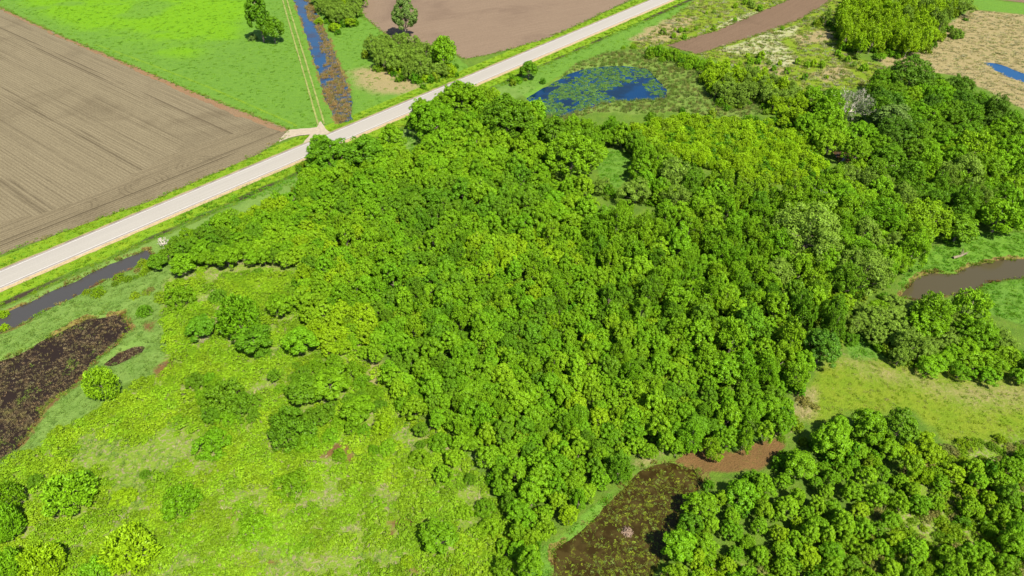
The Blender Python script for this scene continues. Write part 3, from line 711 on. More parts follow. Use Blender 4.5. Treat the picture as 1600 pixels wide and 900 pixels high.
# --- single trees and bushes that can be told apart
one = [
 (403, 22, 17, 'tall', 'dark', 'tall dark green tree in the meadow, taller of the pair beside the field track', 1.0),
 (425, 44, 16, 'round', 'dark', 'bushy dark green tree in the meadow, shorter of the pair beside the field track', 1.0),
 (394, 58, 6, 'bush', 'grey', 'tiny reddish grey bush at the foot of the meadow trees', 1.0),
 (632, 24, 19, 'oval', 'grey', 'tall grey-green tree towering over the willow cluster by the pink field', 1.0),
 (692, 80, 20, 'round', 'mid', 'dense green tree at the road end of the willow cluster', 1.1),
 (826, 108, 14, 'round', 'dark', 'lone dark green tree on the verge between road and blue pond', .8),
 (806, 125, 9, 'dome', 'mid', 'small bright bush on the verge beside the lone dark tree', 1.0),
 (315, 508, 21, 'round', 'dark', 'dark green bush-like tree standing alone left of the speckled scrub tree', .7),
 (370, 497, 32, 'feather', 'mid', 'large feathery green tree in the scrub beside the dark one', 1.3),
 (395, 530, 26, 'round', 'dark', 'dark tree at the foot of the large feathery scrub tree', .7),
 (408, 550, 15, 'dome', 'dark', 'dark bush at the end of the feathery scrub tree clump', 1.0),
 (285, 412, 20, 'round', 'mid', 'round green tree near the end of the roadside ditch', .7),
 (245, 408, 14, 'round', 'dark', 'small dark tree at the end of the roadside ditch', .7),
 (280, 462, 24, 'dome', 'mid', 'green domed bush in the scrub below the ditch end', 1.1),
 (340, 462, 14, 'dome', 'dark', 'dark green domed bush above the feathery scrub tree', 1.1),
 (403, 424, 9, 'dome', 'dark', 'small dark bush on pale grass at the wood corner', 1.0),
 (225, 485, 12, 'dome', 'dark', 'small round bush in the sedge beside the dark marsh', 1.2),
 (158, 600, 24, 'feather', 'bright', 'spiky green bush standing in sedge by the dark marsh', 1.3),
 (305, 595, 18, 'dome', 'dark', 'dark bush at the top of the big scrub thicket', 1.2),
 (345, 618, 34, 'dome', 'dark', 'wide dark-topped thicket in the middle of the scrub', 1.2),
 (375, 632, 26, 'dome', 'dark', 'dark green lobe on the side of the wide scrub thicket', 1.2),
 (330, 692, 28, 'dome', 'mid', 'green low dome below the wide scrub thicket', 1.0),
 (475, 608, 26, 'round', 'dark', 'dark tree in the scrub thicket beside the wood', .7),
 (515, 600, 28, 'round', 'mid', 'full green tree in the scrub thicket beside the wood', .7),
 (548, 580, 22, 'dome', 'mid', 'green bush above the scrub thicket near the wood edge', 1.2),
 (560, 640, 27, 'round', 'mid', 'round green tree below the scrub thicket near the wood edge', .7),
 (455, 665, 38, 'dome', 'dark', 'broad dark green dome in the scrub below the dark thicket', 1.2),
 (480, 690, 20, 'dome', 'mid', 'green bush hugging the broad dark dome', 1.1),
 (598, 662, 18, 'dome', 'lime', 'lime bush by the pale dead grass at the wood edge', 1.4),
 (470, 530, 25, 'round', 'mid', 'rounded tree in front of the yellow trees at the wood edge', .75),
 (437, 475, 20, 'round', 'mid', 'round tree at the corner of the wood above the scrub', .8),
 (280, 782, 30, 'dome', 'mid', 'round green dome bush with a clear outline in the sedge', 1.2),
 (395, 826, 29, 'dome', 'mid', 'smooth green dome bush beside the grey sedge hollow', 1.1),
 (106, 772, 36, 'feather', 'bright', 'large feathery bright bush with a darker top in the scrub', 1.0),
 (128, 752, 18, 'dome', 'dark', 'dark cap of bush against the large feathery bush', 1.6),
 (200, 857, 38, 'feather', 'lime', 'big lime feathery bush in the lower scrub', 1.0),
 (65, 880, 34, 'feather', 'yellow', 'big yellow-green feathery bush in the lower scrub', 1.1),
 (8, 778, 24, 'feather', 'mid', 'deeper green feathery bush above its twin at the scrub edge', 1.4),
 (8, 818, 26, 'feather', 'mid', 'deeper green feathery bush below its twin at the scrub edge', 1.4),
 (12, 886, 26, 'feather', 'mid', 'mid-green feathery bush beside the yellow feathery one', 1.2),
 (55, 750, 14, 'dome', 'dark', 'small dark bush in the yellow scrub', 1.2),
 (226, 740, 8, 'dome', 'dark', 'tiny round bush alone in the sedge hollow', 1.2),
 (193, 776, 19, 'dome', 'lime', 'lime tussock dome alone in the sedge hollow', .6),
 (684, 836, 28, 'round', 'mid', 'round full tree standing alone in the lower scrub', .75),
 (455, 757, 27, 'dome', 'mid', 'green dome bush among the yellow scrub by the rusty puddle', 1.0),
 (150, 893, 26, 'feather', 'mid', 'green bush between the two big feathery bushes', .8),
 (530, 711, 12, 'dome', 'mid', 'small dome bush ringed by rusty wet ground', 1.0),
 (734, 747, 10, 'dome', 'dark', 'small dark bush in the scrub near the wood point', 1.4),
 (657, 695, 8, 'dome', 'dark', 'tiny bush in the scrub below the pale dead grass', 1.4),
 (636, 876, 11, 'dome', 'lime', 'small lime bush below the lone round tree', 1.0),
 (3, 487, 8, 'dome', 'lime', 'lime bush overhanging the roadside ditch', 1.2),
 (4, 507, 8, 'dome', 'lime', 'lime bush on the sedge bank of the roadside ditch', 1.2),
 (1377, 89, 7, 'round', 'mid', 'small lone tree in front of the young grove', .7),
 (1495, 52, 10, 'dome', 'olive', 'olive bush at the edge of the straw marsh', 1.3),
 (1504, 10, 16, 'willow', 'olive', 'bushy olive tree at the marsh end of the young grove', .8),
 (1292, 25, 7, 'aspen', 'olive', 'slender tree standing apart on dry grass beside the young grove', 1.0),
 (1258, 120, 5, 'bush', 'dark', 'dark small bush on bare tan ground', 1.3),
 (1285, 540, 28, 'oval', 'deep', 'tall deep green tree leaning over the dry meadow', .75),
 (1330, 528, 13, 'dome', 'dark', 'small bush beside the tall deep green tree', 1.2),
 (895, 240, 42, 'grand', 'mid', 'very broad round tree beside the glade', .8),
 (868, 205, 24, 'round', 'dark', 'dark round tree above the broad glade tree', .9),
 (792, 185, 42, 'grand', 'dark', 'massive dark tree at the pond end of the wood', .8),
 (722, 152, 30, 'grand', 'mid', 'large tree overhanging the road at the wood tip', .8),
 (675, 185, 33, 'grand', 'mid', 'large roadside tree next to the grassy gap', .8),
 (613, 212, 19, 'round', 'mid', 'narrow tree on the verge beside the grassy gap', .9),
 (520, 243, 33, 'grand', 'dark', 'large dark tree overhanging the road by the driveway', .8),
 (570, 235, 28, 'round', 'dark', 'dark tree beside the driveway overhang', .8),
 (500, 225, 17, 'round', 'mid', 'tree reaching over the driveway mouth', .9),
 (1265, 360, 54, 'grandwillow', 'olive', 'huge olive willow with billowing clumps beside a dark gap', .9),
 (1352, 425, 44, 'grandwillow', 'olive', 'big olive willow by the river bend', .95),
 (1218, 425, 24, 'willow', 'olive', 'olive willow below the huge one', .9),
 (1450, 342, 44, 'grandcoarse', 'bright', 'big bright feathery tree above the grassy river bank', .6),
 (1385, 335, 38, 'grandcoarse', 'mid', 'big mid-green feathery tree beside the bright one', .7),
 (1500, 355, 26, 'round', 'dark', 'dark round tree above the grassy river bank', .7),
 (1562, 338, 32, 'coarse', 'bright', 'feathery tree leaning over the end of the grassy bank', .6),
 (1510, 265, 24, 'willow', 'olive', 'olive willow between dark trees of the right grove', 1.1),
 (1055, 275, 26, 'willow', 'olive', 'olive willow above the deep shaded gap', 1.0),
 (1058, 310, 22, 'willow', 'olive', 'olive willow beside the deep shaded gap', 1.0),
 (995, 298, 24, 'willow', 'olive', 'spreading olive willow below the glade', .8),
 (940, 290, 15, 'willow', 'olive', 'small olive willow at the foot of the glade', .8),
 (1425, 118, 34, 'grand', 'deep', 'massive deep green tree bordering the straw marsh', .8),
 (1400, 205, 28, 'grand', 'deep', 'deep green tree beside the grey dying tree', .8),
 (1395, 185, 26, 'round', 'grey', 'grey-green tree behind the deep green crowns', .8),
 (1270, 150, 18, 'round', 'mid', 'round tree at the dry end of the dark grove', .8),
 (1460, 490, 28, 'coarse', 'mid', 'feathery tree on the lower river bank', .8),
 (1515, 478, 27, 'coarse', 'bright', 'bright feathery tree on the lower river bank', .8),
 (1445, 505, 24, 'round', 'mid', 'dense round tree below the river bank', .8),
 (1530, 520, 29, 'grand', 'mid', 'big round tree in the clump above the dry meadow', .8),
 (1300, 690, 27, 'round', 'mid', 'tree with a long shadow at the corner of the lower wood', .9),
 (1250, 725, 24, 'round', 'mid', 'tree by the end of the rusty mud flat', .9),
 (1095, 792, 27, 'ball', 'mid', 'tree casting its shadow over the brown bog', .8),
 (1060, 850, 25, 'round', 'mid', 'tree over the lower bank of the brown bog', .9),
 (1160, 775, 26, 'ball', 'mid', 'full tree behind the bog bank', .9),
 (1360, 665, 26, 'round', 'mid', 'tree at the top edge of the lower wood facing the dry meadow', .9),
 (1408, 665, 26, 'clumpy', 'dark', 'dark tree at the top edge of the lower wood facing the dry meadow', 1.0),
]
for u, v, r_, kd, tn, lab, hs in one:
    at(u, v, r_, kd, tn, NAME[kd], lab, 'bush' if kd in ('dome', 'feather', 'bush') else 'tree', None, hs)

GAPS = [GLADES[0], GLADES[1], GLADES[2], GLADES[3], [(1075, 300), (1105, 285), (1110, 320), (1090, 330)], [(1190, 340), (1212, 345), (1205, 385), (1190, 380)]]
roadside = [tuple(road_pt(s, t)[:2]) for s, t in ((-420, -12), (-420, 7.5), (900, 7.5), (900, -12))]
def road_ok(X, Y):
    t = (X - c0[0]) * RN[0] + (Y - c0[1]) * RN[1]
    return np.where(t > 8.2, 1., 0.)
# willow cluster by the pink field, bushes at the ditch top
counts['cluster'] = fill([(570, 72), (600, 58), (640, 66), (690, 72), (705, 90), (690, 108), (640, 108), (605, 95), (580, 84)], 4, (2.3, 3.6), {'willow': 1}, {'olive': 1}, 'in the willow cluster by the pink field', .80, (.9, 1.2))
for u, v, r_ in ((615, 106, 11), (665, 121, 9), (702, 108, 12), (680, 116, 9), (645, 104, 8)):
    at(u, v, r_, 'dome', 'yellow', 'domed_bush', 'yellow-green bush at the foot of the roadside willow cluster', 'bush', 'bushes below the willow cluster', 1.3)
counts['ditchtop'] = fill([(482, -25), (500, -30), (560, -30), (562, 0), (550, 22), (530, 28), (512, 15), (495, 2)], 4, (2.0, 3.2), {'willow': 1}, {'olive': 1, 'yellow': 1}, 'in the thicket beside the top of the ditch', .72, (.9, 1.2))
for u, v, r_ in ((523, 42, 8), (546, 34, 8), (498, 30, 7)):
    at(u, v, r_, 'willow', 'yellow', 'willow_tree', 'small yellow-green willow at the edge of the ditch thicket', 'tree', 'small ditch willows', .8)
# shrub line and young trees by the dry grassland
for i, u in enumerate(range(1018, 1112, 11)):
    at(u, 78 + (u - 1018) * .26 + rng.normal() * 2, 8 + rng.random() * 3, 'dome', 'mid' if i % 2 else 'bright', 'domed_bush', f'{"mid-green" if i % 2 else "bright green"} bush in the hedge row along the brown strip field', 'bush', f'{"mid-green" if i % 2 else "bright green"} hedge row bushes', 1.5)
for u, v, r_ in ((990, 72, 5), (974, 74, 4), (1035, 92, 6), (1075, 104, 7)):
    at(u, v, r_, 'dome', 'bright', 'domed_bush', 'small bush beside the hedge row along the brown strip field', 'bush', 'small hedge bushes', 1.2)
counts['line'] = fill([(1100, 102), (1130, 103), (1185, 112), (1240, 127), (1256, 150), (1255, 180), (1228, 182), (1215, 160), (1180, 138), (1160, 152), (1125, 145), (1102, 120)], 4, (1.5, 2.3), {'aspen': 2, 'willow': 1}, {'olive': 1, 'lime': 3, 'yellow': 1}, 'in the shrub belt by the dry grassland', .66, (.7, .9))
counts['grove'] = fill([(1312, 25), (1322, 0), (1345, -35), (1500, -35), (1485, 20), (1468, 45), (1440, 68), (1415, 72), (1390, 65), (1350, 70), (1320, 55)], 5, (1.6, 2.4), {'aspen': 3, 'willow': 1}, {'lime': 3, 'acid': 1, 'yellow': 3, 'olive': 1}, [('at the dry-grass edge of the young grove', 1320, 50), ('at the marsh edge of the young grove', 1470, 60), ('in the thick of the young grove', 1400, 20)], .68, (.95, 1.3))
counts['yellow'] = fill([(985, 190), (1060, 178), (1130, 178), (1200, 188), (1262, 212), (1295, 250), (1240, 272), (1170, 268), (1110, 248), (1050, 228), (1010, 212)], 3, (1.5, 2.6), {'dome': 1, 'feather': 1.4}, {'lime': 2, 'acid': 6}, [('at the pond end of the yellow-green belt', 1030, 195), ('in the middle of the yellow-green belt', 1130, 205), ('at the grove end of the yellow-green belt', 1240, 230)], .55, (.8, 1.1))
# right groves
DEADC = [(1290, 148), (1362, 148), (1368, 226), (1296, 226)]
counts['dark'] = fill([(1262, 165), (1300, 130), (1360, 125), (1390, 105), (1450, 102), (1520, 122), (1575, 155), (1610, 180), (1650, 225), (1640, 255), (1540, 240), (1470, 220), (1400, 222), (1340, 218), (1275, 190)], 9, (3.2, 4.8), {'grand': 4, 'clumpy': 1, 'coarse': .6}, {'deep': 2, 'dark': 3, 'mid': 4, 'bright': 2}, [('beside the half-dead grey tree', 1325, 170), ('at the marsh edge of the dark grove', 1530, 140), ('in the middle of the dark grove', 1450, 180), ('at the lower corner of the dark grove', 1590, 240)], .66, (.75, 1.05), avoid=[DEADC])
BANKX = [(1400, 460), (1430, 395), (1470, 372), (1560, 358), (1700, 360), (1700, 440), (1420, 470)]
counts['right'] = fill([(1300, 250), (1360, 240), (1450, 245), (1540, 250), (1620, 270), (1640, 320), (1560, 350), (1500, 340), (1430, 380), (1400, 420), (1330, 440), (1290, 430), (1230, 395), (1215, 340), (1330, 325), (1310, 285)], 8, (2.3, 3.7), {'coarse': 4, 'willow': 1.4, 'clumpy': 1}, {'mid': 2, 'bright': 3, 'olive': 3, 'dark': 1}, [('behind the huge olive willow', 1300, 320), ('above the grassy river bank', 1480, 350), ('between the riverside and dark groves', 1430, 270), ('by the river bend willow', 1370, 420), ('at the creek end of the riverside grove', 1580, 310)], .66, (.75, 1.05), avoid=GAPS + [BANKX])
counts['coarse'] = fill([(1000, 325), (1060, 325), (1085, 256), (1110, 262), (1170, 285), (1240, 290), (1290, 270), (1320, 285), (1320, 320), (1215, 330), (1200, 395), (1220, 430), (1290, 445), (1315, 495), (1300, 535), (1240, 580), (1120, 570), (1060, 490), (1000, 430), (920, 365), (930, 320)], 6.5, (2.0, 3.1), {'coarse': 5, 'oval': 1, 'clumpy': 1}, {'mid': 3, 'bright': 4, 'dark': 2}, [('around the deep shaded gap', 1100, 310), ('below the huge olive willow', 1250, 470), ('in the feathery middle of the wood', 1090, 430), ('below the yellow-green belt', 1200, 290), ('near the olive willows below the glade', 980, 350), ('behind the tall deep green tree', 1250, 545)], .70, (.75, 1.25), avoid=GAPS)
# main wood
counts['upper'] = fill([(465, 290), (480, 230), (515, 212), (560, 212), (600, 202), (635, 225), (650, 260), (660, 300), (560, 310)], 6.5, (1.8, 2.8), {'round': 2, 'clumpy': 1}, {'dark': 2, 'mid': 3, 'bright': 2}, 'beside the road at the driveway end of the wood', .64, (.75, 1.0), dens=road_ok)
counts['tip'] = fill([(640, 165), (690, 140), (735, 122), (790, 140), (840, 168), (842, 215), (850, 260), (920, 280), (920, 335), (760, 330), (665, 290), (660, 240), (640, 200)], 6.5, (2.0, 3.1), {'round': 2, 'clumpy': 1, 'oval': 1}, {'dark': 2, 'mid': 4, 'bright': 2}, [('below the massive dark tree', 790, 230), ('beside the grassy gap', 680, 230), ('around the broad glade tree', 870, 290), ('below the pond end of the wood', 740, 300)], .66, (.75, 1.05), avoid=GAPS, dens=road_ok)
counts['row'] = fill([(885, 176), (930, 182), (970, 192), (1020, 212), (1060, 238), (1085, 268), (1060, 298), (1010, 268), (990, 238), (930, 226), (900, 213)], 7, (2.3, 3.3), {'round': 2, 'clumpy': 1, 'coarse': 1}, {'dark': 2, 'mid': 3, 'bright': 1}, 'in the tree row between glade and yellow belt', .66, (.8, 1.05), avoid=GAPS)
counts['left'] = fill([(250, 385), (290, 348), (340, 328), (400, 310), (450, 294), (500, 302), (500, 350), (450, 395), (390, 388), (330, 395)], 5, (1.8, 2.8), {'round': 2, 'clumpy': 2, 'willow': .6}, {'dark': 2, 'mid': 4, 'bright': 3, 'lime': 1}, [('next to the ditch end along the road', 290, 370), ('along the roadside of the wood', 430, 310), ('at the pale grass corner of the wood', 440, 390)], .64, (.7, .95), dens=road_ok)
counts['yel2'] = fill([(475, 485), (520, 470), (570, 480), (572, 515), (535, 540), (490, 525)], 4, (1.6, 2.4), {'clumpy': 2, 'feather': 1}, {'yellow': 2, 'lime': 3, 'bright': 2}, 'in the yellow fringe of the wood facing the scrub', .66, (.75, 1.0))
counts['main'] = fill([(480, 350), (560, 300), (700, 300), (760, 330), (920, 340), (1000, 430), (1060, 490), (1120, 565), (1240, 585), (1235, 640), (1190, 672), (1100, 688), (990, 692), (945, 765), (905, 815), (850, 850), (820, 890), (800, 850), (800, 780), (765, 705), (700, 655), (640, 640), (600, 565), (565, 525), (570, 480), (480, 480), (455, 430), (470, 395)], 5.5, (1.35, 2.25), {'round': 1.9, 'clumpy': 1.8, 'oval': 2.2, 'ball': 2.6, 'coarse': 1.3}, {'dark': 1, 'mid': 4, 'bright': 4, 'lime': .8}, [('facing the pale scrub', 640, 560), ('in the heart of the dense wood', 850, 500), ('above the brown bog', 930, 720), ('above the rusty mud flat', 1100, 650), ('below the driveway end of the wood', 600, 360), ('below the broad glade tree', 850, 370), ('near the tall tree by the dry meadow', 1210, 600), ('on the bog point of the wood', 840, 830), ('between wood heart and feathery half', 990, 520)], .69, (.75, 1.12), tries=26000, avoid=[BROWN, GLADES[4], GLADES[6], GLADES[7]])
counts['thicket'] = fill([(450, 585), (500, 560), (555, 562), (600, 615), (590, 660), (540, 672), (470, 700), (430, 670), (450, 630)], 2, (1.1, 2.1), {'dome': 3, 'ball': 2}, {'mid': 3, 'dark': 2}, 'in the dark scrub thicket before the wood', .62, (.8, 1.1), maxn=26)
counts['thicket2'] = fill([(295, 588), (335, 585), (400, 622), (392, 652), (330, 655), (310, 620)], 1.5, (1.0, 1.9), {'dome': 3, 'ball': 1}, {'mid': 2, 'dark': 2}, 'in the wide thicket amid the scrub', .62, (.8, 1.1), maxn=14)
counts['fringe'] = fill([(430, 560), (560, 545), (610, 600), (650, 655), (720, 705), (775, 800), (815, 905), (770, 905), (730, 800), (690, 740), (620, 705), (560, 690), (480, 640), (420, 600)], 2, (.9, 2.1), {'dome': 4, 'ball': 1, 'clumpy': 1}, {'mid': 3, 'bright': 2, 'dark': 1}, [('in the scrub before the wood edge', 640, 680), ('in the scrub near the lone round tree', 740, 820), ('beside the dark scrub thicket', 500, 620)], .95, (.9, 1.2), tries=700, maxn=46)
# lower right
counts['clump'] = fill([(1400, 520), (1425, 480), (1460, 462), (1520, 468), (1550, 498), (1600, 540), (1650, 555), (1650, 580), (1540, 568), (1460, 552), (1410, 540)], 5, (1.8, 2.9), {'round': 2, 'willow': 1, 'coarse': 1, 'clumpy': 2}, {'dark': 1, 'mid': 3, 'bright': 3, 'olive': 2}, [('at the dry-meadow edge of the river clump', 1480, 560), ('on the lower river bank', 1480, 480), ('in the shady end of the river clump', 1580, 540)], .70, (.6, .85), avoid=[RIVER, GLADES[2]])
counts['mid13'] = fill([(1310, 470), (1370, 450), (1415, 462), (1400, 505), (1340, 512), (1310, 505)], 5, (2.0, 3.0), {'round': 2, 'willow': 1, 'clumpy': 1}, {'mid': 2, 'bright': 2, 'olive': 2}, 'by the river bend below the big willow', .68, (.65, .85), avoid=[RIVER])
def thin(X, Y):
    # the wood opens out towards its far corner
    a = px(1300, 900)[:2]; q = (X - a[0]) / 30
    return sm(.40, .47, fbm(X * .13, Y * .13, 33) + .10 - .12 * sm(0., 1., q))
counts['lower'] = fill([(1050, 905), (1060, 840), (1095, 785), (1135, 758), (1200, 742), (1262, 712), (1292, 662), (1350, 648), (1430, 655), (1480, 690), (1620, 700), (1640, 1000), (1040, 1000)], 4.5, (1.1, 2.0), {'round': 1.6, 'clumpy': 1.6, 'oval': 1.2, 'ball': 2.4, 'feather': .8}, {'dark': 1, 'mid': 4, 'bright': 4, 'lime': 1}, [('on the bank over the brown bog', 1080, 840), ('behind the rusty mud flat', 1190, 770), ('along the dry meadow edge of the lower wood', 1420, 680), ('in the scrubby corner of the lower wood', 1530, 830), ('in the middle of the lower wood', 1320, 780), ('at the bottom of the lower wood', 1250, 890)], .86, (.75, 1.1), tries=14000, avoid=[BROWN, MUD, DRY_R], dens=thin)
# bushes on the dry grassland
bl = 'small bush scattered over the dry grassland by the strip field'
for u, v, r_ in ((1036, 48, 5), (1063, 46, 4.5), (1072, 46, 3.5), (1053, 55, 4.5), (1055, 45, 2.5), (1070, 57, 4), (1088, 44, 3), (1116, 43, 4), (1149, 8, 4), (1165, 2, 5), (1116, 18, 3), (1125, 25, 2.5), (1148, 30, 3.5), (1104, 20, 2.5), (1188, 12, 5), (1176, 8, 5), (1172, 4, 4),
                 (1190, 85, 6), (1185, 95, 5), (1173, 95, 6), (1157, 99, 4), (1195, 110, 6), (1247, 95, 5), (1209, 106, 5), (1230, 110, 5), (1245, 122, 2), (1292, 120, 3), (1258, 29, 3), (1223, 44, 3), (1202, 97, 4), (1218, 98, 4), (1325, 92, 5), (1340, 88, 5), (1315, 88, 4), (1350, 105, 6), (1335, 100, 5), (1284, 100, 6), (1272, 98, 6), (1262, 100, 5), (1310, 82, 5), (1182, 108, 5), (1169, 86, 4), (1365, 60, 4)):
    tn = ('mid', 'bright', 'olive', 'lime')[rng.integers(4)]
    wh = 'on dry grass between road and strip field' if v < 60 and u < 1200 else ('on dry grass in front of the young grove' if u > 1262 else 'on pale grass between strip field and shrub belt')
    lab = f"{'tiny' if r_ < 4 else 'small'} {ADJ[tn]} bush {wh}"
    at(u, v, r_, 'bush', tn, 'small_bush', lab, 'bush', lab, 1.2)
print('TREES', counts, len(placed))

# ------------------------------------------------------------------ dead wood, lodge
def branchy(name, seed, L, depth_n, V, Fc, p, dirv, r0, r, up=.15):
    q = p + dirv * L
    tube(V, Fc, p, q, max(r0, .045), max(r0 * .68, .035), 5)
    if depth_n == 0: return
    for i in range(r.integers(2, 4)):
        nd = nrm(dirv + r.normal(size=3) * .48 + np.array([0, 0, up]))
        branchy(name, seed, L * r.uniform(.62, .85), depth_n - 1, V, Fc, q, nd, r0 * .62, r, up)
def dead_tree(u, v, L, n0, label, spread=.9, seed=3, dn=4, leaves=True):
    r = np.random.default_rng(seed); V, Fc = [], []
    q = px(u, v, .5)
    tube(V, Fc, (0, 0, -.3), (0, 0, L * .55), .34, .27, 7)
    for i in range(n0):
        a = 2 * math.pi * i / n0 + r.normal() * .3
        branchy('b', 0, L * .5, dn, V, Fc, np.array([0, 0, L * .5]), nrm(np.array([math.cos(a) * spread, math.sin(a) * spread, .8])), .17, r)
    root = bpy.data.objects.new('dying_tree' if leaves else 'dead_tree', None); C.objects.link(root); root.location = (q[0], q[1], float(ground_z(q[0], q[1])))
    mesh_obj('branches', V, Fc, M_DEAD, root)
    if leaves:
        P = np.array(V)[rng.integers(0, len(V), 5000)]; P = P[P[:, 2] > 3] + rng.normal(size=(np.sum(P[:, 2] > 3), 3)) * .3
        cm = quads_mesh('crown', leaf_quads(P, nrm(rng.normal(size=P.shape) + np.array([0, 0, .8])), .34, rng), len(P), M_LEAF, rng.random(len(P)))
        c = bpy.data.objects.new('crown', cm); C.objects.link(c); c.parent = root; c.color = (.10, .15, .05, 1)
    root['label'] = label; root['category'] = 'tree'
    return root
dead_tree(1325, 186, 5.6, 15, 'half-dead grey tree with bare spreading branches in the dark grove', 1.7, 5, 4)
dead_tree(1272, 315, 2.6, 4, 'bare dead tree poking from a dark gap beside the huge willow', .8, 7, 3, False)
dead_tree(1318, 420, 2.4, 4, 'bare grey snag between the two olive willows', .9, 9, 3, False)
dead_tree(257, 384, 1.5, 5, 'bleached bare snag at the end of the roadside ditch', 1.1, 12, 3, False)
r = np.random.default_rng(8); V, Fc = [], []
tube(V, Fc, (-2.6, 0, .35), (.2, .2, .4), .42, .36, 8); tube(V, Fc, (.2, .2, .4), (3.0, .9, .5), .36, .12, 7)
for i in range(7):
    a = r.uniform(-.5, 2.2); p0 = np.array([r.uniform(0, 2.4), .4, .4]); tube(V, Fc, p0, p0 + np.array([math.cos(a) * 2.0, math.sin(a) * 2.2, r.uniform(.1, 1.2)]), .10, .03, 5)
lg = mesh_obj('driftwood_log', V, Fc, plain('driftwood', (.16, .135, .09), .2, 2.), smooth=True)
q = px(1500, 402); lg.location = (q[0], q[1], float(ground_z(q[0], q[1])) - .05); lg.rotation_euler = (0, 0, .25)
lg.scale = (.8, .8, .8); lg['label'] = 'pale fallen driftwood log with branches on the grassy river bank'; lg['category'] = 'log'
def stick_pile(u, v, R, Hh, n, label, name, colr, seed):
    r = np.random.default_rng(seed); q = px(u, v)
    V, Fc = [], []
    for i in range(n):
        a = r.uniform(0, 6.283); rr = R * math.sqrt(r.random()); z = Hh * (1 - (rr / R) ** 1.5)
        c = np.array([rr * math.cos(a), rr * math.sin(a), z]); dd = nrm(np.array([math.cos(a) + r.normal() * .5, math.sin(a) + r.normal() * .5, -Hh / R * .9 + r.normal() * .15]))
        L = r.uniform(.3, .8); tube(V, Fc, c - dd * L, c + dd * L, .05, .03, 4)
    N = 14; k = len(V); V.append((0, 0, Hh * .92))
    for j, f in enumerate((.5, 1.)):
        for i in range(N): V.append((R * f * math.cos(6.283 * i / N), R * f * math.sin(6.283 * i / N), Hh * .92 * (1 - f ** 1.5) - (.4 if f == 1 else 0)))
    for i in range(N):
        Fc.append((k, k + 1 + i, k + 1 + (i + 1) % N)); Fc.append((k + 1 + i, k + 1 + N + i, k + 1 + N + (i + 1) % N, k + 1 + (i + 1) % N))
    o = mesh_obj(name, V, Fc, plain('sticks_' + name, colr, .25, 3.)); o.location = (q[0], q[1], WL - .05)
    o['label'] = label; o['category'] = 'mound'
    return o
stick_pile(981, 829, .8, .65, 90, 'pale heap of sticks standing in the brown bog', 'stick_lodge', (.21, .15, .11), 4)

# ------------------------------------------------------------------ uncountable growth: scattered clumps (one object each)
def variant(me):
    return bpy.data.objects.new(me.name + '_source', me)       # never linked to the scene
def scatter(name, pts, scl, tint, variants, label, flatz=None, idx=None):
    n = len(pts)
    me = bpy.data.meshes.new(name); me.vertices.add(n); me.vertices.foreach_set('co', np.asarray(pts, np.float32).ravel())
    me.attributes.new('sc', 'FLOAT_VECTOR', 'POINT').data.foreach_set('vector', np.asarray(scl, np.float32).ravel())
    rot = np.zeros((n, 3), np.float32); rot[:, 2] = rng.uniform(0, 6.283, n); rot[:, :2] = rng.normal(size=(n, 2)) * .05
    me.attributes.new('rt', 'FLOAT_VECTOR', 'POINT').data.foreach_set('vector', rot.ravel())
    me.attributes.new('vi', 'INT', 'POINT').data.foreach_set('value', (rng.integers(0, len(variants), n) if idx is None else idx).astype(np.int32))
    t = np.ones((n, 4), np.float32); t[:, :3] = tint
    me.attributes.new('tint', 'FLOAT_COLOR', 'POINT').data.foreach_set('color', t.ravel())
    o = bpy.data.objects.new(name, me); C.objects.link(o)
    for v in variants:
        for mm in v.data.materials:
            if mm.name not in [x.name for x in me.materials]: me.materials.append(mm)
    ng = bpy.data.node_groups.new('scatter_' + name, 'GeometryNodeTree')
    ng.interface.new_socket('Geometry', in_out='INPUT', socket_type='NodeSocketGeometry')
    ng.interface.new_socket('Geometry', in_out='OUTPUT', socket_type='NodeSocketGeometry')
    N, L = ng.nodes, ng.links
    gi, go = N.new('NodeGroupInput'), N.new('NodeGroupOutput')
    g2i = N.new('GeometryNodeGeometryToInstance')
    for v in variants:
        oi = N.new('GeometryNodeObjectInfo'); oi.inputs['Object'].default_value = v; oi.inputs['As Instance'].default_value = False
        L.new(oi.outputs['Geometry'], g2i.inputs[0])
    # each variant becomes one instance of its own
    N.remove(g2i)
    jn = N.new('GeometryNodeJoinGeometry')
    for oi in [x for x in N if x.bl_idname == 'GeometryNodeObjectInfo']:
        gg = N.new('GeometryNodeGeometryToInstance'); L.new(oi.outputs['Geometry'], gg.inputs[0]); L.new(gg.outputs[0], jn.inputs[0])
    def na(nm, typ):
        a = N.new('GeometryNodeInputNamedAttribute'); a.data_type = typ; a.inputs['Name'].default_value = nm
        return a.outputs['Attribute']
    ip = N.new('GeometryNodeInstanceOnPoints'); L.new(gi.outputs[0], ip.inputs['Points']); L.new(jn.outputs[0], ip.inputs['Instance'])
    ip.inputs['Pick Instance'].default_value = True
    L.new(na('vi', 'INT'), ip.inputs['Instance Index'])
    er = N.new('FunctionNodeEulerToRotation'); L.new(na('rt', 'FLOAT_VECTOR'), er.inputs[0]); L.new(er.outputs[0], ip.inputs['Rotation'])
    L.new(na('sc', 'FLOAT_VECTOR'), ip.inputs['Scale'])
    L.new(ip.outputs[0], go.inputs[0])
    md = o.modifiers.new('scatter', 'NODES'); md.node_group = ng
    o['kind'] = 'stuff'; o['label'] = label
    return o
